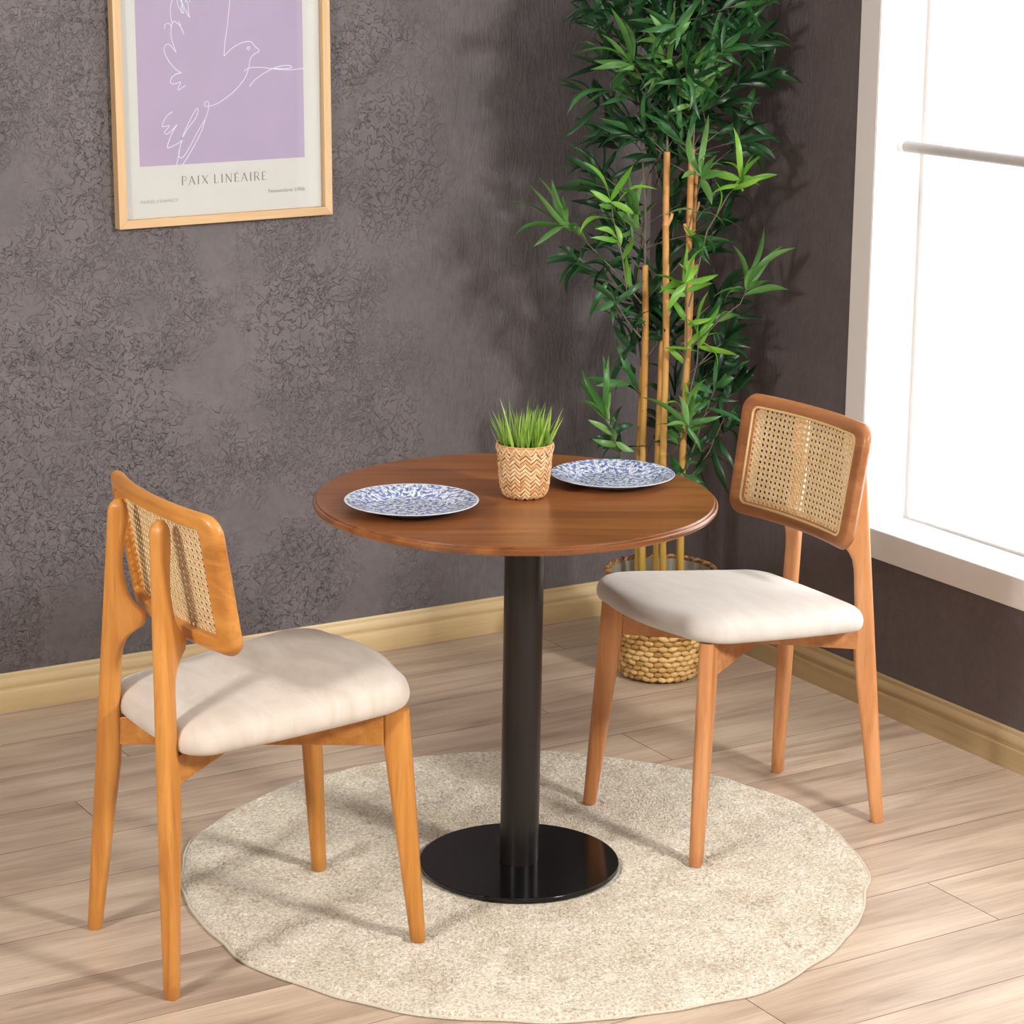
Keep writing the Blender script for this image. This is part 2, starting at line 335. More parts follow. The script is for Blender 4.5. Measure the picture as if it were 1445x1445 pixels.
d1, r1 = dabs(72, .62, .24, 3.1); d2, r2 = dabs(120, .6, .2, 8.3); d3, r3 = dabs(230, .32, .28, 5.7)
d3 = math_(nt, 'MULTIPLY', d3, math_(nt, 'GREATER_THAN', r3, .55))
ma = math_(nt, 'MAXIMUM', math_(nt, 'MAXIMUM', d1, math_(nt, 'MULTIPLY', d2, .8)), d3)
blue = ramp(nt, r1, [(0, s2l(52, 72, 140)), (1, s2l(104, 124, 184))])
sp = N(nt, 'ShaderNodeSeparateXYZ'); L(nt, tc.outputs['Object'], sp.inputs[0])
rr = math_(nt, 'SQRT', math_(nt, 'ADD', math_(nt, 'MULTIPLY', sp.outputs[0], sp.outputs[0]), math_(nt, 'MULTIPLY', sp.outputs[1], sp.outputs[1])))
ge = N(nt, 'ShaderNodeNewGeometry'); sn = N(nt, 'ShaderNodeSeparateXYZ'); L(nt, ge.outputs['Normal'], sn.inputs[0])
ok = math_(nt, 'MULTIPLY', math_(nt, 'LESS_THAN', rr, .1255), math_(nt, 'GREATER_THAN', sn.outputs[2], .3))
L(nt, mixc(nt, math_(nt, 'MULTIPLY', math_(nt, 'MULTIPLY', ma, ok), .9), s2l(216, 222, 228), blue), b.inputs['Base Color'])
setin(b, Roughness=.12); b.inputs['Coat Weight'].default_value = .3

# ------------------------------------------------------------------ mesh helpers
class MB:
    def __init__(s): s.v = []; s.f = []; s.m = []; s.pid = []
    def add(s, vs, fs, mi=0, pid=0.):
        o = len(s.v); s.v += [tuple(p) for p in vs]
        for f in fs: s.f.append(tuple(i+o for i in f)); s.m.append(mi); s.pid.append(pid)
    def box(s, x0, x1, y0, y1, z0, z1, mi=0, pid=0.):
        s.add([(x0,y0,z0),(x1,y0,z0),(x1,y1,z0),(x0,y1,z0),(x0,y0,z1),(x1,y0,z1),(x1,y1,z1),(x0,y1,z1)],
              [(0,3,2,1),(4,5,6,7),(0,1,5,4),(1,2,6,5),(2,3,7,6),(3,0,4,7)], mi, pid)
    def loft(s, rings, mi=0, cap=True, closed=True, loop=False, pid=0.):
        n = len(rings[0]); vs = [p for r in rings for p in r]; fs = []
        m = n if closed else n-1
        K = len(rings)
        for i in range(K if loop else K-1):
            j = (i+1) % K
            for k in range(m):
                l = (k+1) % n
                fs.append((i*n+k, i*n+l, j*n+l, j*n+k))
        if cap and not loop:
            fs.append(tuple(range(n-1, -1, -1))); fs.append(tuple((K-1)*n+k for k in range(n)))
        s.add(vs, fs, mi, pid)
    def lathe(s, prof, n=64, mi=0, c=(0, 0), wob=None):
        rings = []
        for r, z in prof:
            rings.append([(c[0]+r*math.cos(2*PI*k/n), c[1]+r*math.sin(2*PI*k/n), z) for k in range(n)])
        s.loft(rings, mi)
    def tube(s, pts, rad, n=8, mi=0, pid=0., flat=1.):
        pts = [Vector(p) for p in pts]; rings = []
        up = Vector((0, 0, 1))
        for i, p in enumerate(pts):
            t = (pts[min(i+1, len(pts)-1)]-pts[max(i-1, 0)])
            if t.length < 1e-9: t = Vector((0, 0, 1))
            t.normalize()
            a = t.cross(up)
            if a.length < .05: a = t.cross(Vector((0, 1, 0)))
            a.normalize(); b_ = a.cross(t)
            r = rad[i] if isinstance(rad, (list, tuple)) else rad
            rings.append([p+a*r*math.cos(2*PI*k/n)+b_*r*flat*math.sin(2*PI*k/n) for k in range(n)])
        s.loft(rings, mi, pid=pid)
    def build(s, name, mats, parent=None, smooth=True, angle=35, bevel=0, seg=2, subd=0):
        me = bpy.data.meshes.new(name); me.from_pydata(s.v, [], s.f)
        if not isinstance(mats, (list, tuple)): mats = [mats]
        for m in mats: me.materials.append(m)
        me.polygons.foreach_set('material_index', s.m)
        a = me.attributes.new('pid', 'FLOAT', 'FACE'); a.data.foreach_set('value', s.pid)
        me.update()
        bm = bmesh.new(); bm.from_mesh(me); bmesh.ops.recalc_face_normals(bm, faces=bm.faces); bm.to_mesh(me); bm.free()
        if smooth:
            me.polygons.foreach_set('use_smooth', [True]*len(me.polygons))
            me.set_sharp_from_angle(angle=R(angle))
        o = bpy.data.objects.new(name, me); COL.objects.link(o)
        if parent: o.parent = parent
        if bevel:
            bv = o.modifiers.new('bevel', 'BEVEL'); bv.width = bevel; bv.segments = seg; bv.limit_method = 'ANGLE'; bv.angle_limit = R(40)
        if subd:
            sd = o.modifiers.new('sub', 'SUBSURF'); sd.levels = subd; sd.render_levels = subd
        return o
def empty(name, loc, rz=0):
    o = bpy.data.objects.new(name, None); COL.objects.link(o); o.location = loc; o.rotation_euler = (0, 0, rz); o.empty_display_size = .1
    return o
def tag(o, label=None, cat=None, group=None, kind=None):
    for k, v in (('label', label), ('category', cat), ('group', group), ('kind', kind)):
        if v: o[k] = v
    return o
def rrect(hw, hh, r, n=5):
    """rounded rectangle, CCW"""
    r = min(r, hw*.98, hh*.98); pts = []
    for cx, cy, a0 in ((hw-r, hh-r, 0), (-hw+r, hh-r, 90), (-hw+r, -hh+r, 180), (hw-r, -hh+r, 270)):
        for k in range(n+1):
            a = R(a0+90*k/n); pts.append((cx+r*math.cos(a), cy+r*math.sin(a)))
    return pts
def interp(tab, x):
    for (a, b), (c, d) in zip(tab, tab[1:]):
        if x <= c: return b+(d-b)*(x-a)/(c-a) if c > a else d
    return tab[-1][1]

# ------------------------------------------------------------------ room
XL, YF, ZC = -3.9, -5.0, 2.8
# floor planks: rows run along X
rows0 = .172; rw = .213
mb = MB()
PL = 2.0; joints = {0: -.63, 1: .652, 2: -.645, 4: -.432, -4: .686, -5: .043, 3: .58, -1: -.1, -2: .05, -3: -.05, 5: .9, -6: .75, -7: -.2}
g = .0009
y = rows0 + rw*math.floor((YF-rows0)/rw); k = round((y-rows0)/rw)
while y < YB:
    j = joints.get(k, rng.uniform(-.6, .6)); x = j-PL*3
    while x < XR:
        x0, x1 = max(x, XL), min(x+PL, XR); y0, y1 = max(y, YF), min(y+rw, YB)
        if x1-x0 > .01 and y1-y0 > .005:
            pid = rng.random()
            mb.add([(x0+g, y0+g, 0), (x1-g, y0+g, 0), (x1-g, y1-g, 0), (x0+g, y1-g, 0)], [(0, 1, 2, 3)], 0, pid)
            # sloping groove sides
            mb.add([(x0, y0, -.002), (x1, y0, -.002), (x1-g, y0+g, 0), (x0+g, y0+g, 0)], [(0, 1, 2, 3)], 1)
            mb.add([(x0, y1, -.002), (x1, y1, -.002), (x1-g, y1-g, 0), (x0+g, y1-g, 0)], [(3, 2, 1, 0)], 1)
            mb.add([(x0, y0, -.002), (x0, y1, -.002), (x0+g, y1-g, 0), (x0+g, y0+g, 0)], [(3, 2, 1, 0)], 1)
            mb.add([(x1, y0, -.002), (x1, y1, -.002), (x1-g, y1-g, 0), (x1-g, y0+g, 0)], [(0, 1, 2, 3)], 1)
        x += PL
    y += rw; k += 1
mb.box(XL-.1, XR+.25, YF-.1, YB+.1, -.1, -.004, 1)
me_floor = mb.build('floor', [M['floor'], M['groove']], smooth=False)
tag(me_floor, 'pale oak laminate floor with long planks', kind='structure')
def wallbox(name, args, m, label=None):
    q = MB()
    for a in args: q.box(*a)
    return tag(q.build(name, m, smooth=False), label, kind='structure')
# window opening in right wall
WY1, WY0, WZ0, WZ1, WD = .52, -.64, .455, 2.55, .14
wallbox('wall_back', [(XL-.1, XR+.3, YB, YB+.12, -.1, ZC)], M['wall_back'])
CX = XR-.002
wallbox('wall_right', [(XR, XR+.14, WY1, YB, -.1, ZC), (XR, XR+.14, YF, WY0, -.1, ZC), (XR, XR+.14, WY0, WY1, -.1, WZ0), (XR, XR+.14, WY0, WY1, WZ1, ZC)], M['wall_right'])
wallbox('wall_left', [(XL-.1, XL, YF, YB, 0, ZC)], M['sidewall'])
wallbox('wall_front', [(XL-.1, XR+.14, YF-.1, YF, 0, ZC)], M['sidewall'])
wallbox('ceiling', [(XL-.1, XR+.3, YF-.1, YB+.12, ZC, ZC+.1)], M['ceil'])
# baseboards with moulded profile (d = thickness off wall, z)
prof = [(0, 0), (.015, 0), (.015, .046), (.0135, .051), (.0105, .054), (.0102, .058), (.0128, .064), (.0128, .070), (.010, .078), (.0065, .084), (.006, .092), (.004, .0955), (0, .0955)]
mb = MB(); mb.loft([[(x, YB-d, z) for d, z in prof] for x in (XL, XR-.0005)])
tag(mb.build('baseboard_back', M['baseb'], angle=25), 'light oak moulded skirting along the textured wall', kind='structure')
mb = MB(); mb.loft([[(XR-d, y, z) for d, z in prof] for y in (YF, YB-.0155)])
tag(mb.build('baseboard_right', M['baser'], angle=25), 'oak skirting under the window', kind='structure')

# window: casing on the wall, deep jamb lining, white frame and frosted pane
CF = XR-.015
w = empty('window_1', (XR, -.06, WZ0)); tag(w, 'large white window with a deep ledge', kind='structure')
def inw(o): o.parent = w; o.matrix_parent_inverse = Matrix.Translation((-XR, .06, -WZ0)); return o
mb = MB(); cw = .0715
mb.box(CF, XR, WY1, WY1+cw, WZ0-cw, WZ1+cw); mb.box(CF, XR, WY0-cw, WY0, WZ0-cw, WZ1+cw)
mb.box(CF, XR, WY0, WY1, WZ0-cw, WZ0); mb.box(CF, XR, WY0, WY1, WZ1, WZ1+cw)
inw(mb.build('window_casing', M['casing'], smooth=False, bevel=.0015))
mb = MB(); e = .003
mb.box(CF+.001, XR+WD, WY1-e, WY1+.0, WZ0, WZ1); mb.box(CF+.001, XR+WD, WY0, WY0+e, WZ0, WZ1)
mb.box(CF+.001, XR+WD, WY0, WY1, WZ1-e, WZ1)
inw(mb.build('window_jamb', M['white'], smooth=False))
mb = MB(); mb.box(CF+.001, XR+WD, WY0, WY1, WZ0-.006, WZ0+.001)
inw(mb.build('window_ledge', M['white'], smooth=False))
mb = MB(); X0, X1 = XR+WD-.012, XR+WD+.03; f_ = .014
mb.box(X0, X1, WY1-f_, WY1, WZ0, WZ1); mb.box(X0, X1, WY0, WY0+f_, WZ0, WZ1)
mb.box(X0, X1, WY0+f_, WY1-f_, WZ0, WZ0+f_*.6); mb.box(X0, X1, WY0+f_, WY1-f_, WZ1-f_, WZ1)
inw(mb.build('window_frame', M['white'], smooth=False, bevel=.003))
mb = MB(); mb.box(XR+WD+.006, XR+WD+.012, WY0+f_, WY1-f_, WZ0+f_*.6, WZ1-f_)
inw(mb.build('window_pane', M['glass'], smooth=False))

# rod across the window recess
mb = MB()
rx, rz = 1.372, 1.383
ring = lambda y, r: [(rx+r*math.cos(2*PI*k/24), y, rz+r*math.sin(2*PI*k/24)) for k in range(24)]
mb.loft([ring(WY1-e-.0005, .0152), ring(WY1-.02, .0152)]); 
rod = empty('tension_rod', (rx, -.06, rz)); tag(rod, 'white round tension rod spanning the window recess', 'rod')
def inr(o): o.parent = rod; o.matrix_parent_inverse = Matrix.Translation((-rx, .06, -rz)); return o
inr(mb.build('end_cap', M['white']))
mb = MB(); mb.loft([ring(WY1-.02, .0138), ring(WY0+.005, .0138)]); inr(mb.build('rod_tube', M['rod']))

# ------------------------------------------------------------------ picture
pv = Vector((-.2565, 1.445, 1.1645)); pr = R(-.75)   # Blender y-rotation sign
pic = empty('framed_poster', pv); pic.rotation_euler = (0, pr, 0)
tag(pic, 'framed lilac poster with a white line drawing of a bird on the textured wall', 'picture')
FW, FH, FB, FD = .5715, .80, .0205, .0295
for side in ('l', 'r'):
    x0, x1 = (0, FB) if side == 'l' else (FW, FW-FB)
    a = [(x0, 0, 0), (x1, 0, FB), (x1, 0, FH-FB), (x0, 0, FH)]
    mb = MB(); mb.add(a+[(x, FD, z) for x, _, z in a], [(0, 1, 2, 3), (4, 7, 6, 5), (0, 4, 5, 1), (1, 5, 6, 2), (2, 6, 7, 3), (3, 7, 4, 0)])
    mb.build('frame_upright', M['frame'], pic, smooth=False, bevel=.0006)
for s_ in (0, 1):
    z0, z1 = (0, FB) if s_ == 0 else (FH, FH-FB)
    a = [(0, 0, z0), (FB, 0, z1), (FW-FB, 0, z1), (FW, 0, z0)]
    mb = MB(); mb.add(a+[(x, FD, z) for x, _, z in a], [(0, 1, 2, 3), (4, 7, 6, 5), (0, 4, 5, 1), (1, 5, 6, 2), (2, 6, 7, 3), (3, 7, 4, 0)])
    mb.build('frame_rail', M['frame_h'], pic, smooth=False, bevel=.0006)
PD = .0175
mb = MB(); mb.box(FB, FW-FB, PD, PD+.004, FB, FH-FB); mb.build('poster', M['paper'], pic, smooth=False)
def to_l(x, z):   # wall coordinates to frame-local
    a = R(.75); dx, dz = x-pv.x, z-pv.z
    return (dx*math.cos(a)+dz*math.sin(a), -dx*math.sin(a)+dz*math.cos(a))
mb = MB(); c0 = to_l(-.1947, 1.3112); c1 = to_l(.2455, 1.317)
mb.box(c0[0], c1[0], PD-.0004, PD+.0004, c0[1], FH-.06)
print_area = mb.build('printed_panel', M['lilac'], pic, smooth=False)
mb = MB(); mb.box(FB, FW-FB, .0125, .0140, FB, FH-FB); mb.build('glazing', M['glass'], pic, smooth=False)
# line drawing
def catmull(pts, n=6):
    P = [Vector((a, b, 0)) for a, b in pts]; o = []
    for i in range(len(P)-1):
        p0, p1, p2, p3 = P[max(i-1, 0)], P[i], P[i+1], P[min(i+2, len(P)-1)]
        for k in range(n):
            t = k/n
            o.append(.5*((2*p1)+(p2-p0)*t+(2*p0-5*p1+4*p2-p3)*t*t+(3*p1-p0-3*p2+p3)*t**3))
    o.append(P[-1]); return o
def ribbon(mb, pts, w, y):
    n = len(pts); vs = []
    for i, p in enumerate(pts):
        t = pts[min(i+1, n-1)]-pts[max(i-1, 0)]
        if t.length < 1e-9: t = Vector((1, 0, 0))
        t.normalize(); q = Vector((-t.y, t.x, 0))*w/2
        vs += [(p.x+q.x, y, p.y+q.y), (p.x-q.x, y, p.y-q.y)]
    mb.add(vs, [(2*i, 2*i+1, 2*i+3, 2*i+2) for i in range(n-1)])
mb = MB()
extra = [[(-.0816, 1.6751), (-.075, 1.74), (-.055, 1.80), (-.02, 1.85), (.0, 1.86), (-.005, 1.82)], [(.0388, 1.7307), (.05, 1.80), (.045, 1.84)],
         [(-.0705, 1.70), (-.06, 1.75), (-.045, 1.79), (-.05, 1.74), (-.06, 1.70)]]
for A in ART+extra:
    if A in extra or True:
        pts = [to_l(*q) for q in A]
        ribbon(mb, catmull(pts), .0016, PD-.0008-.00003*len(mb.f)/60)
mb.build('bird_line_drawing', M['line'], print_area, smooth=False)
# serif lettering built from strokes: P A I X L N E' R
GL = {
 'P': (.62, [((.14, 0), (.14, 1), .085), ((.14, 1), (.36, 1), .035), 'bowl', ]),
 'A': (.78, [((.06, 0), (.38, 1), .035), ((.38, 1), (.70, 0), .085), ((.18, .36), (.58, .36), .03)]),
 'I': (.34, [((.17, 0), (.17, 1), .085)]),
 'X': (.76, [((.08, 0), (.68, 1), .035), ((.1, 1), (.68, 0), .085)]),
 'L': (.62, [((.14, 0), (.14, 1), .085), ((.14, .02), (.56, .02), .035), ((.56, 0), (.56, .18), .03)]),
 'N': (.84, [((.14, 0), (.14, 1), .035), ((.12, 1), (.70, 0), .085), ((.70, 0), (.70, 1), .035)]),
 'E': (.62, [((.14, 0), (.14, 1), .085), ((.14, .02), (.54, .02), .035), ((.14, .98), (.52, .98), .035), ((.14, .52), (.44, .52), .03), ((.54, 0), (.54, .16), .03), ((.52, 1), (.52, .84), .03)]),
 'R': (.72, [((.14, 0), (.14, 1), .085), ((.14, 1), (.34, 1), .035), 'bowl', ((.34, .5), (.66, 0), .08)]),
}
def lettering(mb, txt, x, z, h, y, track=.16):
    for ch in txt:
        if ch == ' ': x += .42*h; continue
        acc = ch == 'É'; wd, st = GL['E' if acc else ch]
        for s_ in st:
            if s_ == 'bowl':
                pts = [Vector((x+h*(.34+.22*math.sin(a)), z+h*(.74+.26*math.cos(a)), 0)) for a in [PI*k/10 for k in range(11)]]
                ribbon(mb, pts, .06*h, y); ribbon(mb, [Vector((x+.14*h, z+.48*h, 0)), Vector((x+.34*h, z+.48*h, 0))], .03*h, y)
            else:
                (a, b_), (c, d), t = s_
                ribbon(mb, [Vector((x+a*h, z+b_*h, 0)), Vector((x+c*h, z+d*h, 0))], t*1.5*h, y)
                if abs(a-c) < .4 and abs(b_-d) > .9:
                    for (u, v_) in ((a, b_), (c, d)):
                        if ch == 'A' and v_ == 1: continue
                        if ch == 'N' and (u, v_) == (.70, 0): continue
                        ribbon(mb, [Vector((x+(u-.09)*h, z+v_*h, 0)), Vector((x+(u+.09)*h, z+v_*h, 0))], .03*h, y)
        if acc: ribbon(mb, [Vector((x+.28*h, z+1.1*h, 0)), Vector((x+.42*h, z+1.28*h, 0))], .05*h, y)
        x += (wd+track)*h
    return x
tw = MB(); xe = lettering(tw, 'PAIX LINÉAIRE', 0, 0, 1., 0)
hh = .0208; a = to_l(-.088, 1.2622); b_ = to_l(.141, 1.2648)
mb = MB(); sc = (b_[0]-a[0])/((xe-.16)*1.)
hl = .0208
for i in range(len(tw.v)): tw.v[i] = (a[0]+tw.v[i][0]*sc, PD-.0006, a[1]+tw.v[i][2]*hl)
tw.build('printed_title', M['ink'], pic, smooth=False)
def smalltext(txt, x, z, size, width, name, m):
    cu = bpy.data.curves.new(name, 'FONT'); cu.body = txt; cu.size = size; cu.fill_mode = 'FRONT'
    to = bpy.data.objects.new(name+'_c', cu); COL.objects.link(to)
    dg = bpy.context.evaluated_depsgraph_get(); me = bpy.data.meshes.new_from_object(to.evaluated_get(dg))
    bpy.data.objects.remove(to); xs = [v_.co.x for v_ in me.vertices]; k = width/(max(xs)-min(xs))
    for v_ in me.vertices: v_.co = Vector((x+(v_.co.x-min(xs))*k, PD-.0006, z+v_.co.y))
    me.name = name; o = bpy.data.objects.new(name, me); COL.objects.link(o); me.materials.clear(); me.materials.append(m); o.parent = pic
a = to_l(.1455, 1.2325); smalltext('Novembre 1986', a[0], a[1], .0135, .1, 'printed_date', M['ink'])
a = to_l(-.195, 1.2215); smalltext('PARIS, FRANCE', a[0], a[1], .0115, .098, 'printed_place', M['ink2'])

# ------------------------------------------------------------------ rug
npr = np.random.RandomState(4)
RC = (.011, -.008); RR = .6975
rug = empty('round_rug', (RC[0], RC[1], 0)); tag(rug, 'round cream beige shaggy rug under the pedestal table', 'rug')
wk = [(3, .004, 1.0), (5, .004, 2.2), (8, .003, .4), (13, .0034, 1.9), (21, .0022, .7), (34, .0012, 2.9)]
def rug_r(th): return RR + sum(a_*math.sin(n_*th+p_) for n_, a_, p_ in wk)
nr, na = 150, 720
ths = np.linspace(0, 2*PI, na, endpoint=False)
rout = np.array([rug_r(t_) for t_ in ths])
vs = [(0, 0, RUGZ)]
rad = np.linspace(0, 1, nr+1)[1:]
def lump(x, y):
    return .0018*np.sin(x*23+3*np.sin(y*9))*np.sin(y*31+2*np.cos(x*13)) + .0010*np.sin(x*71+y*53)*np.sin(y*83-x*31)
def chair_foot(loc, th, f, l):
    a = R(th); c_, s_ = math.cos(a), math.sin(a); return (loc[0]+c_*f-s_*l-RC[0], loc[1]+s_*f+c_*l-RC[1])
FEET = [chair_foot((-.6073, -.0195), .88, .2484, l) for l in (.2025, -.2025)]+[chair_foot((.567, .0261), 179.76, .2484, l) for l in (.2025, -.2025)]
def press(x, y):
    "how high the pile may stand at x, y (pressed down under feet and base)"
    h = np.full(np.shape(x), 1.)
    for fx, fy in FEET:
        d = np.hypot(np.asarray(x)-fx, np.asarray(y)-fy); h = np.minimum(h, np.clip((d-.027)/.012, 0, 1))
    d = np.hypot(np.asarray(x)+RC[0], np.asarray(y)+RC[1]); return np.minimum(h, np.clip((d-.207)/.008, 0, 1)*.65+.35)
for i, q in enumerate(rad):
    x = np.cos(ths)*rout*q; y = np.sin(ths)*rout*q
    edge = np.clip((1-q)/.018, 0, 1)**.5
    z = .004 + (RUGZ-.0045)*edge + (lump(x, y)*1.1 + npr.uniform(-.0011, .0011, na))*edge
    z = np.minimum(z, .0062+press(x, y)*.0105)
    vs += list(zip(x.tolist(), y.tolist(), z.tolist()))
x = np.cos(ths)*rout*.999; y = np.sin(ths)*rout*.999
vs += list(zip(x.tolist(), y.tolist(), [0.0005]*na))
fs = [(0, 1+k, 1+(k+1) % na) for k in range(na)]
for i in range(nr):
    o1, o2 = 1+i*na, 1+(i+1)*na
    fs += [(o1+k, o2+k, o2+(k+1) % na, o1+(k+1) % na) for k in range(na)]
mb = MB(); mb.add(vs, fs)
# loose tufts of yarn
NT = 60000
rr_ = np.sqrt(npr.uniform(0, 1, NT)); tt = npr.uniform(0, 2*PI, NT)
for r0, t0, a0, l0, h0 in zip(rr_.tolist(), tt.tolist(), npr.uniform(0, 2*PI, NT).tolist(), npr.uniform(.002, .007, NT).tolist(), npr.uniform(.001, .0055, NT).tolist()):
    q = rug_r(t0)*r0*.992; x0, y0 = q*math.cos(t0), q*math.sin(t0); z0 = RUGZ-.0035 if r0 < .985 else .006
    if math.hypot(x0+RC[0], y0+RC[1]) < .213 or any(math.hypot(x0-fx, y0-fy) < .032 for fx, fy in FEET): continue
    dx, dy = math.cos(a0), math.sin(a0); w_ = .0011
    mb.add([(x0-dy*w_, y0+dx*w_, z0), (x0+dy*w_, y0-dx*w_, z0), (x0+dx*l0, y0+dy*l0, z0+.001+h0)], [(0, 1, 2)])
pile = mb.build('rug_pile', M['rug'], rug, smooth=False); pile['kind'] = 'stuff'
mb = MB(); rings = []
for k in range(360):
    t0 = 2*PI*k/360; q = rug_r(t0)+.0005; c_, s_ = math.cos(t0), math.sin(t0)
    rings.append([((q+.0028*math.cos(u))*c_, (q+.0028*math.cos(u))*s_, .0036+.0032*math.sin(u)) for u in [2*PI*j/6 for j in range(6)]])
mb.loft(rings, loop=True); mb.build('edge_binding', M['cord'], rug)

# ------------------------------------------------------------------ table
table = empty('pedestal_table', (0, 0, RUGZ)); tag(table, 'round wooden pedestal table with a black metal base on the rug', 'table')
def intab(o): o.parent = table; o.location = (0, 0, -RUGZ); return o
mb = MB(); bz = RUGZ+.001; br = .2035
mb.lathe([(0.001, bz), (br-.006, bz), (br-.002, bz), (br, bz+.0015), (br, bz+.0085), (br-.0005, bz+.0095), (br-.0015, bz+.010), (br-.003, bz+.010), (.05, bz+.010), (0.001, bz+.010)], 128)
intab(mb.build('base_plate', M['black'], angle=50))
mb = MB(); ptop = H-.0185; x0, x1 = -.0005, .0035
mb.loft([[(cx+.0395*math.cos(2*PI*k/64), .0395*math.sin(2*PI*k/64), z) for k in range(64)] for cx, z in ((x0, bz+.0095), (x1, ptop))])
intab(mb.build('column', M['pole']))
mb = MB(); TX = -.0198
P_ = [(.001, H-.018), (.380, H-.018), (.390, H-.018), (.394, H-.0175), (.3975, H-.0155), (.3995, H-.012), (.4, H-.009), (.3993, H-.006), (.3975, H-.0042), (.3950, H-.0036), (.3936, H-.0036), (.3930, H-.0010), (.3922, H-.0002), (.3910, H), (.388, H), (.2, H), (.001, H)]
mb.lathe(P_[5:], 192, 0, (0, 0)); 
top = mb.build('tabletop', [M['table'], M['table_edge']], angle=40)
# one closed mesh: lower half too
bpy.data.objects.remove(top)
mb = MB(); mb.lathe(P_, 192, 0)
for i, f in enumerate(mb.f):
    z = sum(mb.v[j][2] for j in f)/len(f)
    if len(f) == 4 and z < H-.0004: mb.m[i] = 1
top = mb.build('tabletop', [M['table'], M['table_edge']], angle=30); top.parent = table; top.location = (TX, 0, -RUGZ)

# ------------------------------------------------------------------ plates
def plate(loc, r, rz, label):
    s = r/.13; mb = MB()
    pr_ = [(.001, .003), (.050, .003), (.068, .0012), (.072, .0012), (.074, .003), (.092, .0085), (.112, .0148), (.1275, .0185), (.1295, .0195), (.130, .0205), (.1292, .0212), (.127, .0208), (.112, .0180), (.094, .0128), (.084, .0078), (.076, .0055), (.068, .0051), (.062, .005), (.02, .005), (.001, .005)]
    mb.lathe([(a_*s, b__) for a_, b__ in pr_], 128)
    o = mb.build('dinner_plate', M['plate'], angle=60); o.location = loc; o.rotation_euler = (0, 0, rz)
    tag(o, label, 'plate', 'blue patterned dinner plates'); return o
plate((-.2515, .004, H-.0008), .130, 0, 'blue and white leaf patterned dinner plate left of the small grass pot')
plate((.2155, .008, H-.0008), .1262, 1.9, 'blue and white leaf patterned dinner plate right of the small grass pot')

# ------------------------------------------------------------------ small pot with grass
pot = empty('potted_grass', (-.004, -.008, H)); tag(pot, 'small woven bamboo pot of bright green artificial grass between the plates', 'potted plant')
mb = MB()
HP = .1085
def potr(z): return interp([(0, .036), (.006, .0425), (.016, .0465), (.04, .0492), (.08, .0525), (.1085, .0545)], z)
mb.lathe([(.001, .0015), (.034, .0015)]+[(potr(z)-.0018, z) for z in (.004, .012, .02, .04, .06, .08, .1, .1035)]+[(potr(.1)-.005, .1035), (.046, .08), (.001, .08)], 48, 1)
rp = random.Random(5)
nc = 30
def strip(mb, th0, z0, th1, z1, wz, rfun, lift, pid, nseg=4, bulge=.0016, mi=0):
    vs = []; 
    for i in range(nseg+1):
        t = i/nseg; th = th0+(th1-th0)*t; z = z0+(z1-z0)*t
        b = bulge*math.sin(PI*t)+lift
        for dz, e_ in ((-.5, 0), (-.25, .0006), (.25, .0006), (.5, 0)):
            zz = z+dz*wz; r = rfun(max(0, zz))+b+e_; vs.append((r*math.cos(th), r*math.sin(th), max(.0008, zz)))
    fs = [(i*4+j, i*4+j+1, i*4+j+5, i*4+j+4) for i in range(nseg) for j in range(3)]
    mb.add(vs, fs, mi, pid)
dth = 2*PI/nc
for c in range(nc):
    up = c % 2
    nrow = 13
    for r_ in range(-1, nrow+2):
        z0 = r_*.0080+rp.uniform(-.0006, .0006); dz = .0105 if up else -.0105
        zc = z0+.004
        if zc < .001 or zc > .098: continue
        strip(mb, (c-.04)*dth, zc-dz/2, (c+1.04)*dth, zc+dz/2, .0064, potr, -.0006+rp.uniform(0, .0008), rp.random())
# rim bands and zig-zag binding
for c in range(nc):
    strip(mb, c*dth, .1, (c+1.02)*dth, .1, .0125, potr, .0006, .1+rp.random()*.25, bulge=.0002)
pot_body = mb.build('woven_pot', [M['potstrip'], M['rope']], pot, angle=60)
mb = MB(); nz = 18
for c in range(nz):
    a0 = 2*PI*c/nz; a1 = 2*PI*(c+.5)/nz; a2 = 2*PI*(c+1)/nz
    strip(mb, a0, .1065, a1, .0935, .0042, potr, .0022, .8+.2*rp.random(), bulge=.001)
    strip(mb, a1, .0935, a2, .1065, .0042, potr, .0026, .8+.2*rp.random(), bulge=.001)
mb.lathe([(.0548, .1045), (.0562, .1065), (.0562, .108), (.0545, .1092), (.0528, .1085), (.0522, .106), (.0535, .1045)], 48)
mb.build('rim_binding', M['potstrip'], pot_body, angle=50)
mb = MB(); rgs = random.Random(21)
for i in range(190):
    th = rgs.uniform(0, 2*PI); rr0 = .043*math.sqrt(rgs.random())
    x0, y0 = rr0*math.cos(th), rr0*math.sin(th)
    ln = rgs.uniform(.045, .10) if rgs.random() < .7 else rgs.uniform(.08, .115)
    out = Vector((math.cos(th), math.sin(th), 0))*(rr0/.043)
    jit = Vector((rgs.uniform(-1, 1), rgs.uniform(-1, 1), 0))*.22
    d0 = (Vector((0, 0, 1))+out*.28+jit).normalized(); bend = out*rgs.uniform(0, .35)+jit*.6
    w0 = rgs.uniform(.0018, .0036); pts = []
    p = Vector((x0, y0, .082)); d = d0.copy(); vs = []
    side = d.cross(Vector((rgs.uniform(-1, 1), rgs.uniform(-1, 1), .1))).normalized()
    for s_ in range(6):
        w_ = w0*(1-(s_/5)**1.7)+.0001
        vs += [p-side*w_, p+side*w_]
        d = (d+bend*.09*s_*.6).normalized(); p = p+d*ln/5
    mb.add(vs, [(2*j, 2*j+1, 2*j+3, 2*j+2) for j in range(5)], 0, rgs.random())
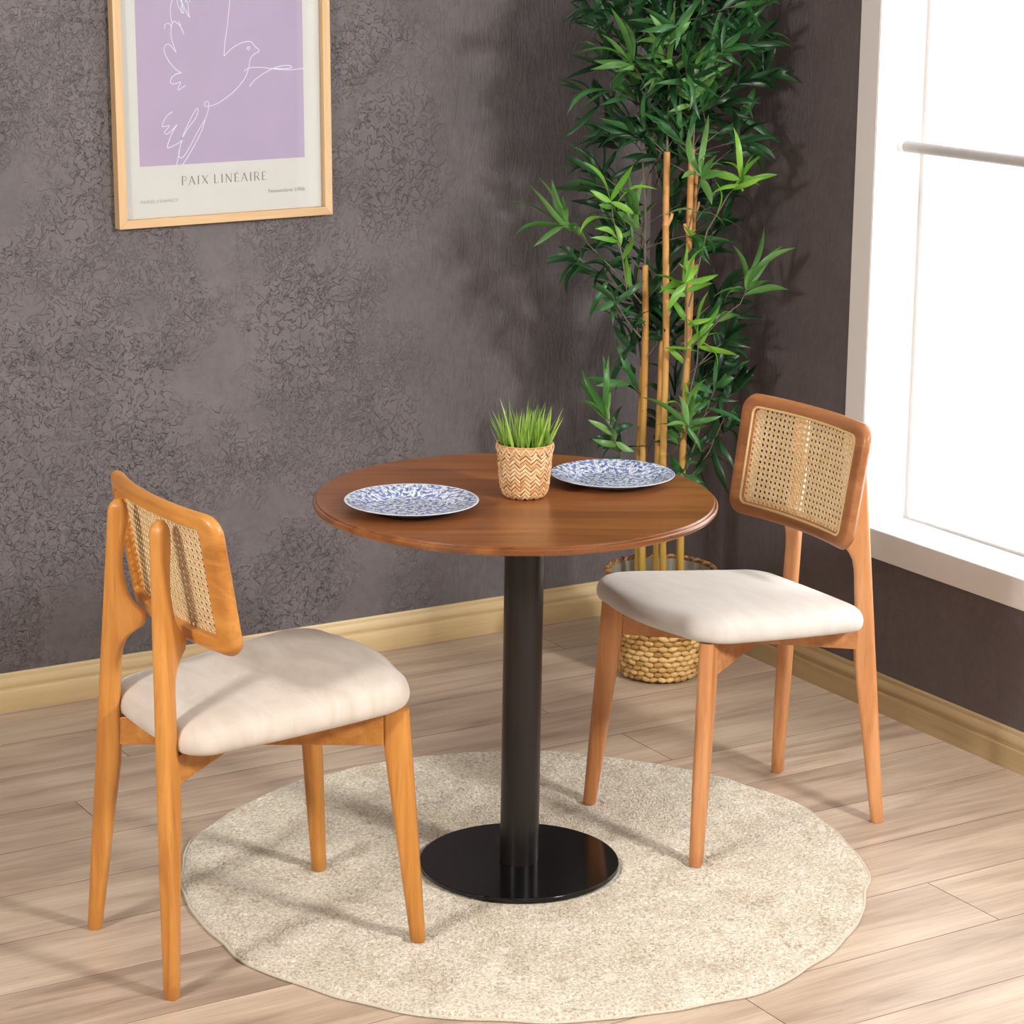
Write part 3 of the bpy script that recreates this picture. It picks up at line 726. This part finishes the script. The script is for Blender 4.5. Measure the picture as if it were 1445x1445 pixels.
tag(mb.build('grass_tuft', M['grass'], pot, angle=180), kind='stuff')

# ------------------------------------------------------------------ chairs
def leg_mesh(foot, u, v, aout, wtab, btab, t, ztop, rad, zf=0, dome=False):
    """board leg lofted by height: foot=(x,y), u inward unit, v side unit"""
    mb = MB(); zs = sorted(set([zf, zf+.004]+([ztop-.016, ztop-.012, ztop-.008, ztop-.005, ztop-.002] if dome else [])+[z for z, _ in wtab]+[.05*k for k in range(1, 18) if .05*k < ztop]+[ztop]))
    zs = [z for z in zs if zf <= z <= ztop+1e-9]; rings = []
    for z in zs:
        a0 = aout(z); w_ = interp(wtab, z); tt_ = t*(interp([(0, .86), (.2, 1), (ztop, 1)], z)); bb = interp(btab, z)
        if z == zf: w_ -= .004; a0 += .002; tt_ -= .004
        if dome:
            k_ = max(0, min(1, (z-(ztop-.02))/.02)); tt_ *= 1-.62*k_**2.2; a0 += .010*k_**2.; w_ = max(.006, w_-.008*k_**2)
        ca = a0+w_/2
        ring = []
        for p_, q in rrect(w_/2, tt_/2, rad):
            ring.append((foot[0]+u[0]*(ca+p_)+v[0]*(bb+q), foot[1]+u[1]*(ca+p_)+v[1]*(bb+q), z))
        rings.append(ring)
    mb.loft(rings); return mb
def make_chair(tagname, mu, mh, mr, vel, label, group, YT, YBm, HW, SX=0, SY=0, LF=.034, TF=1):
    root = empty('dining_chair', (0, 0, 0)); tag(root, label, 'chair', group)
    # local: +y forward, +x = sitter's right
    wtabR = [(0, .027), (.2, .038), (.345, .047), (.385, .046), (.46, .040), (.55, .0375), (.575, .040), (.592, .047), (.604, .056), (.613, .067), (.620, .077), (.632, .080), (.642, .078), (.650, .068), (.663, .055), (.680, .044), (.705, .036), (.735, .0305), (.765, .030), (.79, .0325), (.81, .0355), (.825, .036), (.842, .034), (.853, .030), (.862, .022)]
    wtabF = [(0, .028), (.2, .040), (.38, .051), (.468, .049)]
    cxy = (0, -.032)
    for sx in (1, -1):
        ft = (sx*.178, -.2484); u = (-sx*.582, .813); v = (-sx*.81, -.58)
        leg_mesh(ft, u, v, lambda z: -.0135+.083*z, wtabR, [(0, 0), (.85, .052)], .030, .862, .009, 0, True).build('rear_leg', mu, root, angle=45)
    for sx in (1, -1):
        ft = (sx*.2025, .2484); u = (-sx*.587, -.81); v = (sx*.81, -.587)
        leg_mesh(ft, u, v, lambda z: -.014+.072*z, wtabF, [(0, 0), (.44, 0)], .031, .433+LF, .010, .0075).build('front_leg', mu, root, angle=45)
    # crossed rails from rear legs to front legs
    for k, sx in enumerate((1, -1)):
        a = Vector((sx*.128, -.215, 0)); b = Vector((-sx*.165, .195, 0)); d = (b-a).normalized(); n = Vector((-d.y, d.x, 0))
        mb = MB(); hw = .0115
        z0 = .386; rings = []
        for i in range(9):
            p = a+(b-a)*i/8
            zt = .437+(LF-.005)*i/8; zb = z0-.003+.015*i/8
            if k == 1 and 3 <= i <= 5: pass
            rings.append([(p.x+n.x*s1*hw, p.y+n.y*s1*hw, z) for s1, z in ((-1, zb), (1, zb), (1, zt-.0004*k), (-1, zt-.0004*k))])
        mb.loft(rings); mb.build('cross_rail', mr, root, smooth=False, bevel=.002)
    # seat cushion
    def outline(n=96):
        # rounded trapezoid
        c = [(-.212, .262), (.212, .262), (.186, -.208), (-.186, -.208)]
        c = [(.2255, .264, .078), (-.2255, .264, .078), (-.196, -.202, .062), (.196, -.202, .062)]
        pts = []; m = len(c)
        for i in range(m):
            p0, p1, p2 = Vector(c[i-1][:2]), Vector(c[i][:2]), Vector(c[(i+1) % m][:2]); r = c[i][2]
            a = (p0-p1).normalized(); b = (p2-p1).normalized(); ang = a.angle(b); dd = r/math.tan(ang/2)
            s_, e_ = p1+a*dd, p1+b*dd; cen = p1+(a+b).normalized()*(r/math.sin(ang/2))
            v0, v1 = s_-cen, e_-cen; an = v0.angle(v1)
            for k in range(13):
                t = k/12; q = (v0*math.sin((1-t)*an)+v1*math.sin(t*an))/math.sin(an); pts.append(cen+q)
            nx = Vector(c[(i+1) % m][:2]); rn = c[(i+1) % m][2]
            # straight points with a little outward belly
            e2 = nx+(p1-nx).normalized()*rn*1.0
            for k in range(1, 8):
                t = k/8; q = e_+(e2-e_)*t; o_ = Vector((0, 0)); dirn = (e2-e_).normalized(); nn = Vector((dirn.y, -dirn.x))
                if nn.dot(q) < 0: nn = -nn
                pts.append(q+nn*(.024 if i == 0 else .007)*math.sin(PI*t))
        return pts
    ol = outline()
    def ring(s, z, inset=0):
        r_ = []
        for p in ol:
            l = p.length; q = p*((l-inset)/l)*s; r_.append((q.x, q.y, z))
        return r_
    mb = MB()
    def lift(y): return LF*(y+.2)/.47
    prof_ = [(.0, .4395, .05), (0, .4390, .022), (0, .4395, .012), (0, .4435, .0045), (0, .451, .0008), (0, .460, 0), (0, .469, .002), (0, .4775, .007), (0, .4835, .0145), (0, .488, .027), (0, .4925, .048), (0, .4955, .075), (0, .4975, .11), (0, .4985, .15)]
    rings = [ring(1, z, ins) for _, z, ins in prof_]
    # saddle: slight dip in rear middle, dome elsewhere
    rings2 = []
    for (_, z, ins), rg in zip(prof_, rings):
        rings2.append([(x+SX, y+SY, z+lift(y)+(.010*TF*(y+.2)/.47 if z > .47 else 0)*min(1, (z-.47)/.02)) for x, y, z in rg])
    for s in (.35, .12, .01):
        rings2.append([(x*s+SX, y*s+SY, .4988+.0002*(1-s)+lift(y*s)+.010*TF*(y*s+.2)/.47) for x, y, z in rings[-1]])
    mb.loft(rings2); mb.build('seat_cushion', vel, root, angle=80)
    # ------------- backrest
    ZB0, ZB1 = .625, .890
    def surf(x, z):   # y of mid surface
        yc = YBm + (YT-YBm)*(z-ZB0)/(ZB1-ZB0)
        return yc + .030*(abs(x)/.22)**2.0
    def widen(x, z): return x*(1+.028*(z-ZB0)/(ZB1-ZB0))
    def path(hw, z0, z1, r, ns=12, nv=8):
        cz = (z0+z1)/2; hh_ = (z1-z0)/2; pts = []
        cor = [(hw-r, hh_-r, 0), (-hw+r, hh_-r, 90), (-hw+r, -hh_+r, 180), (hw-r, -hh_+r, 270)]
        for i, (cx_, cy_, a0) in enumerate(cor):
            for k in range(9):
                a_ = R(a0+90*k/8); pts.append((cx_+r*math.cos(a_), cy_+r*math.sin(a_)+cz))
            cn = cor[(i+1) % 4]; a1 = R(a0+90); p = pts[-1]; q = (cn[0]+r*math.cos(a1), cn[1]+r*math.sin(a1)+cz)
            m_ = ns if i % 2 == 0 else nv
            for k in range(1, m_): pts.append((p[0]+(q[0]-p[0])*k/m_, p[1]+(q[1]-p[1])*k/m_))
        return pts
    O = path(HW, ZB0, ZB1, .036); I = path(HW-.0425, ZB0+.031, ZB1-.029, .012)
    T = .014   # half thickness
    rings = []
    for (ox, oz), (ix, iz) in zip(O, I):
        ring_ = []
        for fr_, dy in ((0, T-.001), (.04, T), (.55, T), (.76, T*.90), (.90, T*.62), (.975, T*.25), (1, -.0*T), (.975, -T*.30), (.90, -T*.66), (.78, -T*.92), (.6, -T), (.02, -T), (0, -T+.001)):
            x = ix+(ox-ix)*fr_; z = iz+(oz-iz)*fr_
            ring_.append((widen(x, z), surf(x, z)+dy, z))
        rings.append(ring_)
    mb = MB(); mb.loft(rings, loop=True)
    bf = mb.build('backrest_frame', mh, root, angle=50)
    # spline bead around the cane
    mb = MB(); rings = []
    for (ix, iz), (ox, oz) in zip(I, O):
        dx, dz = ox-ix, oz-iz; l = math.hypot(dx, dz); dx, dz = dx/l, dz/l
        cx_, cz_ = ix+dx*.0035, iz+dz*.0035
        rings.append([(widen(cx_+dx*.003*math.cos(a_), cz_+dz*.003*math.cos(a_)), surf(cx_, cz_)+T-.0005+.0024*math.sin(a_), cz_+dz*.003*math.cos(a_)) for a_ in [2*PI*j/8 for j in range(8)]])
    mb.loft(rings, loop=True); mb.build('cane_spline', M['spline'], bf)
    # cane sheet with real holes
    mb = MB(); nx_, nz_ = 26, 17; W_, z0_, z1_ = HW-.0395, ZB0+.028, ZB1-.026
    cw_, ch_ = 2*W_/nx_, (z1_-z0_)/nz_
    def V(x, z, dy=0): return (widen(x, z), surf(x, z)+T*.45+dy, z)
    for i in range(nx_):
        for j in range(nz_):
            cx_, cz_ = -W_+(i+.5)*cw_, z0_+(j+.5)*ch_
            sq = [(1, 0), (1, 1), (0, 1), (-1, 1), (-1, 0), (-1, -1), (0, -1), (1, -1)]
            o8 = [V(cx_+a_*cw_/2, cz_+b__*ch_/2) for a_, b__ in sq]
            rH = .0034
            m8 = [V(cx_+(rH+.0014)*math.cos(PI/4*q), cz_+(rH+.0014)*math.sin(PI/4*q), .0006) for q in range(8)]
            i8 = [V(cx_+rH*math.cos(PI/4*q), cz_+rH*math.sin(PI/4*q), -.0002) for q in range(8)]
            fs = [(q, (q+1) % 8, 8+(q+1) % 8, 8+q) for q in range(8)]+[(8+q, 8+(q+1) % 8, 16+(q+1) % 8, 16+q) for q in range(8)]
            mb.add(o8+m8+i8, fs)
    cp = mb.build('cane_panel', M['cane'], root, angle=180)
    sd = cp.modifiers.new('solid', 'SOLIDIFY'); sd.thickness = .0012; sd.offset = -1
    return root
chA = make_chair('A', M['beechA'], M['beechA_h'], M['beechA_h'], M['velvetA'], 'honey wood dining chair with cane back seen from behind, left of the round table', 'cane back dining chairs', -.1985, -.1515, .2225, -.010, -.008)
chA.location = (-.6073, -.0195, RUGZ*.0); chA.rotation_euler = (0, 0, R(.88-90))
chB = make_chair('B', M['beechB'], M['beechB_h'], M['beechB_r'], M['velvetB'], 'wooden dining chair with ivory seat and cane back, right of the table near the window', 'cane back dining chairs', -.183, -.1405, .2115, 0, 0, .042, .4)
chB.location = (.567, .0261, 0); chB.rotation_euler = (0, 0, R(179.76-90))

# ------------------------------------------------------------------ bamboo in basket
PC = Vector((.997, .943, 0)); RV = Vector((.854, -.52, 0)); FV = Vector((.52, .854, 0))
plant = empty('potted_bamboo', PC); tag(plant, 'tall artificial bamboo in a woven basket standing in the corner', 'potted plant')
def pl(r, z, d=0): return RV*r - FV*d + Vector((0, 0, z))
# basket
def baskr(z): return interp([(0, .088), (.008, .099), (.03, .106), (.06, .1135), (.15, .127), (.27, .1385), (.3, .14)], z)
HB = .272; rb = random.Random(9)
mb = MB()
mb.lathe([(.001, .002), (.086, .002)]+[(baskr(z)-.003, z) for z in (.008, .03, .06, .1, .15, .2, .27)]+[(baskr(.27)-.006, .27), (baskr(.2)-.008, .2), (.11, .08), (.001, .08)], 48)
ncb = 30; rp_ = .0145; nrw = int(HB/rp_)
for r_ in range(nrw):
    for c in range(ncb):
        th = (c+.5*(r_ % 2))*2*PI/ncb+rb.uniform(-.01, .01); z = .007+(r_+.5)*rp_*.985+rb.uniform(-.0008, .0008)
        Rr = baskr(z); wd = 2*PI*Rr/ncb*.56; ht = rp_*.56; tl = rb.uniform(-.2, .2)+(.25 if c % 2 else -.25)
        vs = []; nu, nv_ = 8, 6
        et = Vector((-math.sin(th), math.cos(th), 0)); en = Vector((math.cos(th), math.sin(th), 0)); ez = Vector((0, 0, 1))
        for a_ in range(nv_+1):
            ph = -PI/2+PI*a_/nv_
            for b_ in range(nu):
                u_ = 2*PI*b_/nu; X = math.sin(ph)*wd; Y = math.cos(ph)*math.cos(u_)*ht; Zn = math.cos(ph)*math.sin(u_)*.0065
                vs.append(en*(Rr-.0015+Zn)+et*X+ez*(z+Y+X*tl*.5))
        fs = [(a_*nu+b_, a_*nu+(b_+1) % nu, (a_+1)*nu+(b_+1) % nu, (a_+1)*nu+b_) for a_ in range(nv_) for b_ in range(nu)]
        mb.add(vs, fs, 0, rb.random())
bk = mb.build('woven_basket', M['hyacinth'], plant, angle=60)
mb = MB()
for ph in (0, PI):
    pts = []
    for k in range(241):
        t = 2*PI*k/240; a_ = t*22+ph
        pts.append(((.1385+.004*math.cos(a_))*math.cos(t), (.1385+.004*math.cos(a_))*math.sin(t), HB+.004+.004*math.sin(a_)))
    mb.tube(pts, .0042, 6, pid=.2+.5*(ph > 0))
mb.build('rope_rim', M['rope'], bk)
mb = MB(); rings = []
for rr0, z in ((.1325, HB-.001), (.131, HB+.001), (.128, HB-.01), (.122, .16), (.115, .10)):
    rings.append([((rr0+.0012*math.sin(18*2*PI*k/144))*math.cos(2*PI*k/144), (rr0+.0012*math.sin(18*2*PI*k/144))*math.sin(2*PI*k/144), z) for k in range(144)])
mb.loft(rings, cap=False); mb.build('inner_liner', M['liner'], bk)
mb = MB(); mb.lathe([(.001, .09), (.112, .09), (.112, .105), (.001, .108)], 40); mb.build('filler', M['soil'], plant)
# canes
canes = [((-.046, .10), (-.058, 1.062), .0095, -.02, -.01), ((.0056, .10), (-.0117, 1.348), .0092, .01, .02), ((.048, .10), (.0512, 1.354), .0092, .0, .0),
         ((-.060, .10), (-.060, .80), .0075, -.045, -.035), ((-.013, .10), (-.014, .88), .0075, -.03, -.03), ((.040, .10), (.066, 1.30), .0062, -.03, -.02)]
for (r0, z0), (r1, z1), rad_, d0, d1 in canes:
    mb = MB(); ns = int((z1-z0)/.02); pts = []; rr1 = []; nodes = [rng.uniform(.12, .3)+.23*q for q in range(8)]
    zs = sorted(set([round(z0+(z1-z0)*i/ns, 4) for i in range(ns+1)]+[n_+e_ for n_ in nodes for e_ in (-.004, -.0015, .0015, .004) if z0 < n_+e_ < z1]))
    for z in zs:
        t = (z-z0)/(z1-z0); pts.append(pl(r0+(r1-r0)*t+.002*math.sin(z*9), z, d0+(d1-d0)*t))
        near = min(abs(z-n_) for n_ in nodes); rr1.append(rad_*(1.12 if near < .002 else 1.0)*(1-.12*t))
    mb.tube(pts, rr1, 14); 
    # cut twig stubs at some nodes
    for n_ in nodes[1::3]:
        if n_ < z1-.06 and n_ > .4:
            t = (n_-z0)/(z1-z0); p = pl(r0+(r1-r0)*t, n_, d0+(d1-d0)*t); s_ = 1 if rng.random() < .5 else -1
            mb.tube([p, p+RV*s_*rad_*1.2+Vector((0, 0, .018)), p+RV*s_*rad_*1.5+Vector((0, 0, .03))], [rad_*.8, rad_*.5, rad_*.42], 8)
    mb.build('bamboo_cane', M['bamboo'], plant)
# leaves
LM = ['leaf0', 'leaf1', 'leaf2', 'leaf3']
rl = random.Random(77)
def leaf(mb, base, tip, width, droop, pid, twist=0.):
    base, tip = Vector(base), Vector(tip); ax = tip-base; ln = ax.length; d = ax.normalized()
    side = d.cross(Vector((rl.uniform(-.5, .5), rl.uniform(-.5, .5), 1)))
    if side.length < .2: side = d.cross(-FV)
    if rl.random() < .55: side = d.cross(FV+Vector((rl.uniform(-.5, .5), rl.uniform(-.5, .5), rl.uniform(-.4, .4))))   # face roughly outward
    side.normalize(); nrm = side.cross(d).normalized()
    if nrm.z < 0: nrm = -nrm
    n = 8; vs = []
    ws = [.16, .68, .94, 1., 1., .92, .74, .42, .03]
    for i in range(n+1):
        t = i/n; p = base+ax*t+nrm*(droop*ln*math.sin(PI*t)*(1+.6*(t-.5)))  + side*(.02*ln*math.sin(5*t+pid*9))
        w_ = width*.5*ws[i]; sd_ = (side*math.cos(twist*t)+nrm*math.sin(twist*t))
        nn = sd_.cross(d)
        vs += [p-sd_*w_+nn*w_*.35, p, p+sd_*w_+nn*w_*.35]
    fs = []
    for i in range(n):
        a_ = 3*i; fs += [(a_, a_+1, a_+4, a_+3), (a_+1, a_+2, a_+5, a_+4)]
    mb.add(vs, fs, 0, pid)
def clampx(p):
    q = p.copy(); wx = q.x+PC.x; wy = q.y+PC.y
    if wx > XR-.012: q.x = XR-.012-PC.x
    if wy > YB-.012: q.y = YB-.012-PC.y
    return q
def branch(stem, leaves, kind, rad_=.0022):
    mb = MB(); mb.tube([clampx(Vector(p)) for p in stem], [rad_*(1-.5*i/(len(stem)-1)) for i in range(len(stem))], 6)
    st = mb.build('branch', M['stem'], plant)
    lm = MB()
    tip = Vector(stem[-1]); st_ = [Vector(p) for p in stem]
    for tp, base, w_ in leaves:
        tp = clampx(Vector(tp)); base = clampx(Vector(base)); leaf(lm, base, tp, w_, rl.uniform(.05, .26), rl.random(), rl.uniform(-1.3, 1.3))
    lm.build('leaves', M[LM[kind]], st, angle=180)
# hand-placed sprays
for stem, lv, kind, dpt in SPRAYS:
    n = len(stem)
    S = [pl(r, z, dpt*(.25+.75*i/(n-1))) for i, (r, z) in enumerate(stem)]
    Lf = []
    for r, z in lv:
        # attach to the nearest of the outer stem points
        t = pl(r, z, dpt+rl.uniform(-.03, .04))
        bp = S[-1] if rl.random() < .7 else S[-1]+(S[-2]-S[-1])*rl.uniform(.1, .8)
        if (t-bp).length > .16: bp = bp+(t-bp).normalized()*((t-bp).length-.15)
        Lf.append((t, bp, rl.uniform(.0135, .0195)))
        # thin petiole
    for q in range(6):
        k_ = rl.randrange(1, n); bp = S[k_-1]+(S[k_]-S[k_-1])*rl.uniform(.25, 1); sd_ = (S[k_]-S[k_-1]).normalized()
        dr = (sd_*rl.uniform(-.1, .9)+RV*rl.uniform(-.9, .9)+Vector((0, 0, rl.uniform(-.5, .6)))-FV*rl.uniform(-.3, .5)).normalized()
        Lf.append((bp+dr*rl.uniform(.05, .095), bp, rl.uniform(.012, .017)))
    branch(S, Lf, kind)
# tall thin stems continuing above the canes
stems = [[(-.0117, 1.30, .01), (-.012, 1.45, .01), (-.006, 1.62, .02), (.0, 1.85, .02)], [(.0512, 1.32, 0), (.055, 1.46, 0), (.062, 1.62, .0), (.075, 1.84, -.01)],
         [(-.058, 1.03, -.015), (-.06, 1.2, -.03), (-.075, 1.4, -.04), (-.10, 1.62, -.05), (-.12, 1.8, -.05)], [(-.06, .78, -.035), (-.075, 1.0, -.06), (-.05, 1.3, -.09), (-.03, 1.6, -.1), (-.04, 1.82, -.1)],
         [(.066, 1.27, -.02), (.085, 1.4, -.05), (.09, 1.6, -.08), (.1, 1.8, -.08)]]
for s_ in stems:
    mb = MB(); mb.tube([pl(r, z, d) for r, z, d in s_], [.0032-.0004*i for i in range(len(s_))], 6)
    mb.build('stem', M['stem'], plant)
# dense upper foliage
def on_stem(s_, z):
    for a_, b__ in zip(s_, s_[1:]):
        if a_[1] <= z <= b__[1]:
            t = (z-a_[1])/(b__[1]-a_[1]); return pl(a_[0]+(b__[0]-a_[0])*t, z, a_[2]+(b__[2]-a_[2])*t)
    return None
cnt = 0
def auto_branch(p0, out, ln, kind, nl):
    mid = p0+out*ln*.5+Vector((0, 0, .01)); tip = p0+out*ln+Vector((0, 0, .012))
    Lf = []
    for i in range(nl):
        bp = tip if i < nl*.6 else p0+(tip-p0)*rl.uniform(.45, .95)
        dr = (out*rl.uniform(.3, 1.1)+Vector((rl.uniform(-.8, .8), rl.uniform(-.8, .8), rl.uniform(-.75, .9)))).normalized()
        Lf.append((bp+dr*rl.uniform(.085, .135), bp, rl.uniform(.0125, .0185)))
    branch([p0, mid, tip], Lf, kind, .0017)
for i in range(125):
    s_ = stems[i % len(stems)]; z = rl.uniform(1.08, 1.78) if i % 3 else rl.uniform(1.3, 1.8)
    p0 = on_stem(s_, z)
    if p0 is None: continue
    a_ = rl.uniform(0, 2*PI); up = rl.uniform(.1, .8)
    back = math.sin(a_)
    out = (RV*math.cos(a_)*1.0+FV*back*.9+Vector((0, 0, up))).normalized()
    ln = rl.uniform(.05, .15) if z < 1.35 else rl.uniform(.05, .15)
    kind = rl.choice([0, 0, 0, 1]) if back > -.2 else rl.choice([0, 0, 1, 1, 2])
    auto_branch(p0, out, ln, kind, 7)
for r, z, d, kind in [(-.17, 1.27, -.05, 0), (-.15, 1.36, -.06, 0), (-.12, 1.20, -.08, 0), (-.13, 1.10, -.06, 0), (-.1, 1.02, -.07, 0), (-.16, 1.02, -.02, 1), (-.18, 1.44, -.04, 0), (-.09, .95, -.05, 0),
                      (.10, 1.2, -.05, 0), (.13, 1.15, -.02, 0), (.09, 1.08, -.04, 0), (.12, .93, -.04, 0), (.08, .86, -.03, 1), (.15, .86, -.02, 0), (.12, .78, -.05, 0), (.17, .72, -.03, 0), (.10, .68, -.02, 1), (.15, .62, -.02, 0), (.07, .58, -.02, 0),
                      (-.02, 1.02, -.07, 0), (.0, .93, -.06, 0), (.02, 1.18, -.07, 0), (-.04, 1.3, -.08, 0), (.15, 1.34, -.02, 0), (.16, 1.5, -.03, 0), (-.17, 1.55, -.04, 0), (-.18, 1.63, -.05, 0), (.15, 1.62, -.03, 1)]:
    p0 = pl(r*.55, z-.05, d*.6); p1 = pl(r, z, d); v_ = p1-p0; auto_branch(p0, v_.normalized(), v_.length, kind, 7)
for i in range(17):   # looser foliage lower on the right and behind the canes
    z = rl.uniform(.55, 1.05); r = rl.choice([.05, .04, -.05]); p0 = pl(r, z, -.02)
    a_ = rl.uniform(-.2*PI, 1.0*PI); out = (RV*math.cos(a_)*.9+FV*math.sin(a_)*.6+Vector((0, 0, rl.uniform(.4, 1)))).normalized()
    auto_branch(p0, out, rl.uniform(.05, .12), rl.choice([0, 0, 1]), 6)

# ------------------------------------------------------------------ light
wd = bpy.data.worlds.new('World'); scene.world = wd; wd.use_nodes = True
bg = wd.node_tree.nodes['Background']; bg.inputs['Color'].default_value = (1, .99, .975, 1); bg.inputs['Strength'].default_value = 4.2
def area(name, loc, target, size, power, col=(1, 1, 1), sy=None):
    l = bpy.data.lights.new(name, 'AREA'); l.energy = power; l.size = size; l.color = col
    if sy: l.shape = 'RECTANGLE'; l.size_y = sy
    o = bpy.data.objects.new(name, l); COL.objects.link(o); o.location = loc
    o.rotation_euler = (Vector(target)-Vector(loc)).to_track_quat('-Z', 'Y').to_euler(); return o
key = area('softbox_key', (1.05, -3.4, 2.5), (-.2, .1, .4), .46, 128, (1, .99, .975))
left = area('softbox_fill', (-3.28, -1.15, 2.22), (0, .1, .6), .38, 68, (1, .98, .955))
room = area('added_ceiling_fill', (-1.2, -2.6, 2.74), (-1.0, -1.6, 0), 1.6, 30, (1, .99, .975))  # added overhead fill for overall brightness, not a lamp of the room
po = bpy.data.lights.new('window_portal', 'AREA'); po.shape = 'RECTANGLE'; po.size = WY1-WY0; po.size_y = WZ1-WZ0; po.cycles.is_portal = True
po_o = bpy.data.objects.new('window_portal', po); COL.objects.link(po_o); po_o.location = (XR+WD+.05, (WY0+WY1)/2, (WZ0+WZ1)/2)
po_o.rotation_euler = Vector((-1, 0, 0)).to_track_quat('-Z', 'Z').to_euler()

# ------------------------------------------------------------------ camera
cd = bpy.data.cameras.new('Camera'); cam = bpy.data.objects.new('Camera', cd); COL.objects.link(cam); scene.camera = cam
yaw, pit, rol = R(-31.33916), R(-11.70971), R(.68669673)
fw = Vector((-math.sin(yaw)*math.cos(pit), math.cos(yaw)*math.cos(pit), math.sin(pit)))
rt = Vector((math.cos(yaw), math.sin(yaw), 0)); up = rt.cross(fw)
Rr_ = rt*math.cos(rol)+up*math.sin(rol); Ur_ = -rt*math.sin(rol)+up*math.cos(rol)
cam.matrix_world = Matrix(((Rr_.x, Ur_.x, -fw.x, -2.42999), (Rr_.y, Ur_.y, -fw.y, -3.94156), (Rr_.z, Ur_.z, -fw.z, 1.90457), (0, 0, 0, 1)))
cd.sensor_fit = 'HORIZONTAL'; cd.sensor_width = 36; cd.lens = 3392.8584/1445*36
cd.shift_y = -(722.5-589.214)/1445
cd.clip_start = .05; cd.clip_end = 60

vs_ = scene.view_settings; vs_.view_transform = 'Standard'; vs_.look = 'None'; vs_.gamma = 1; vs_.use_curve_mapping = False; vs_.exposure = 0.0
scene.cycles.max_bounces = 8
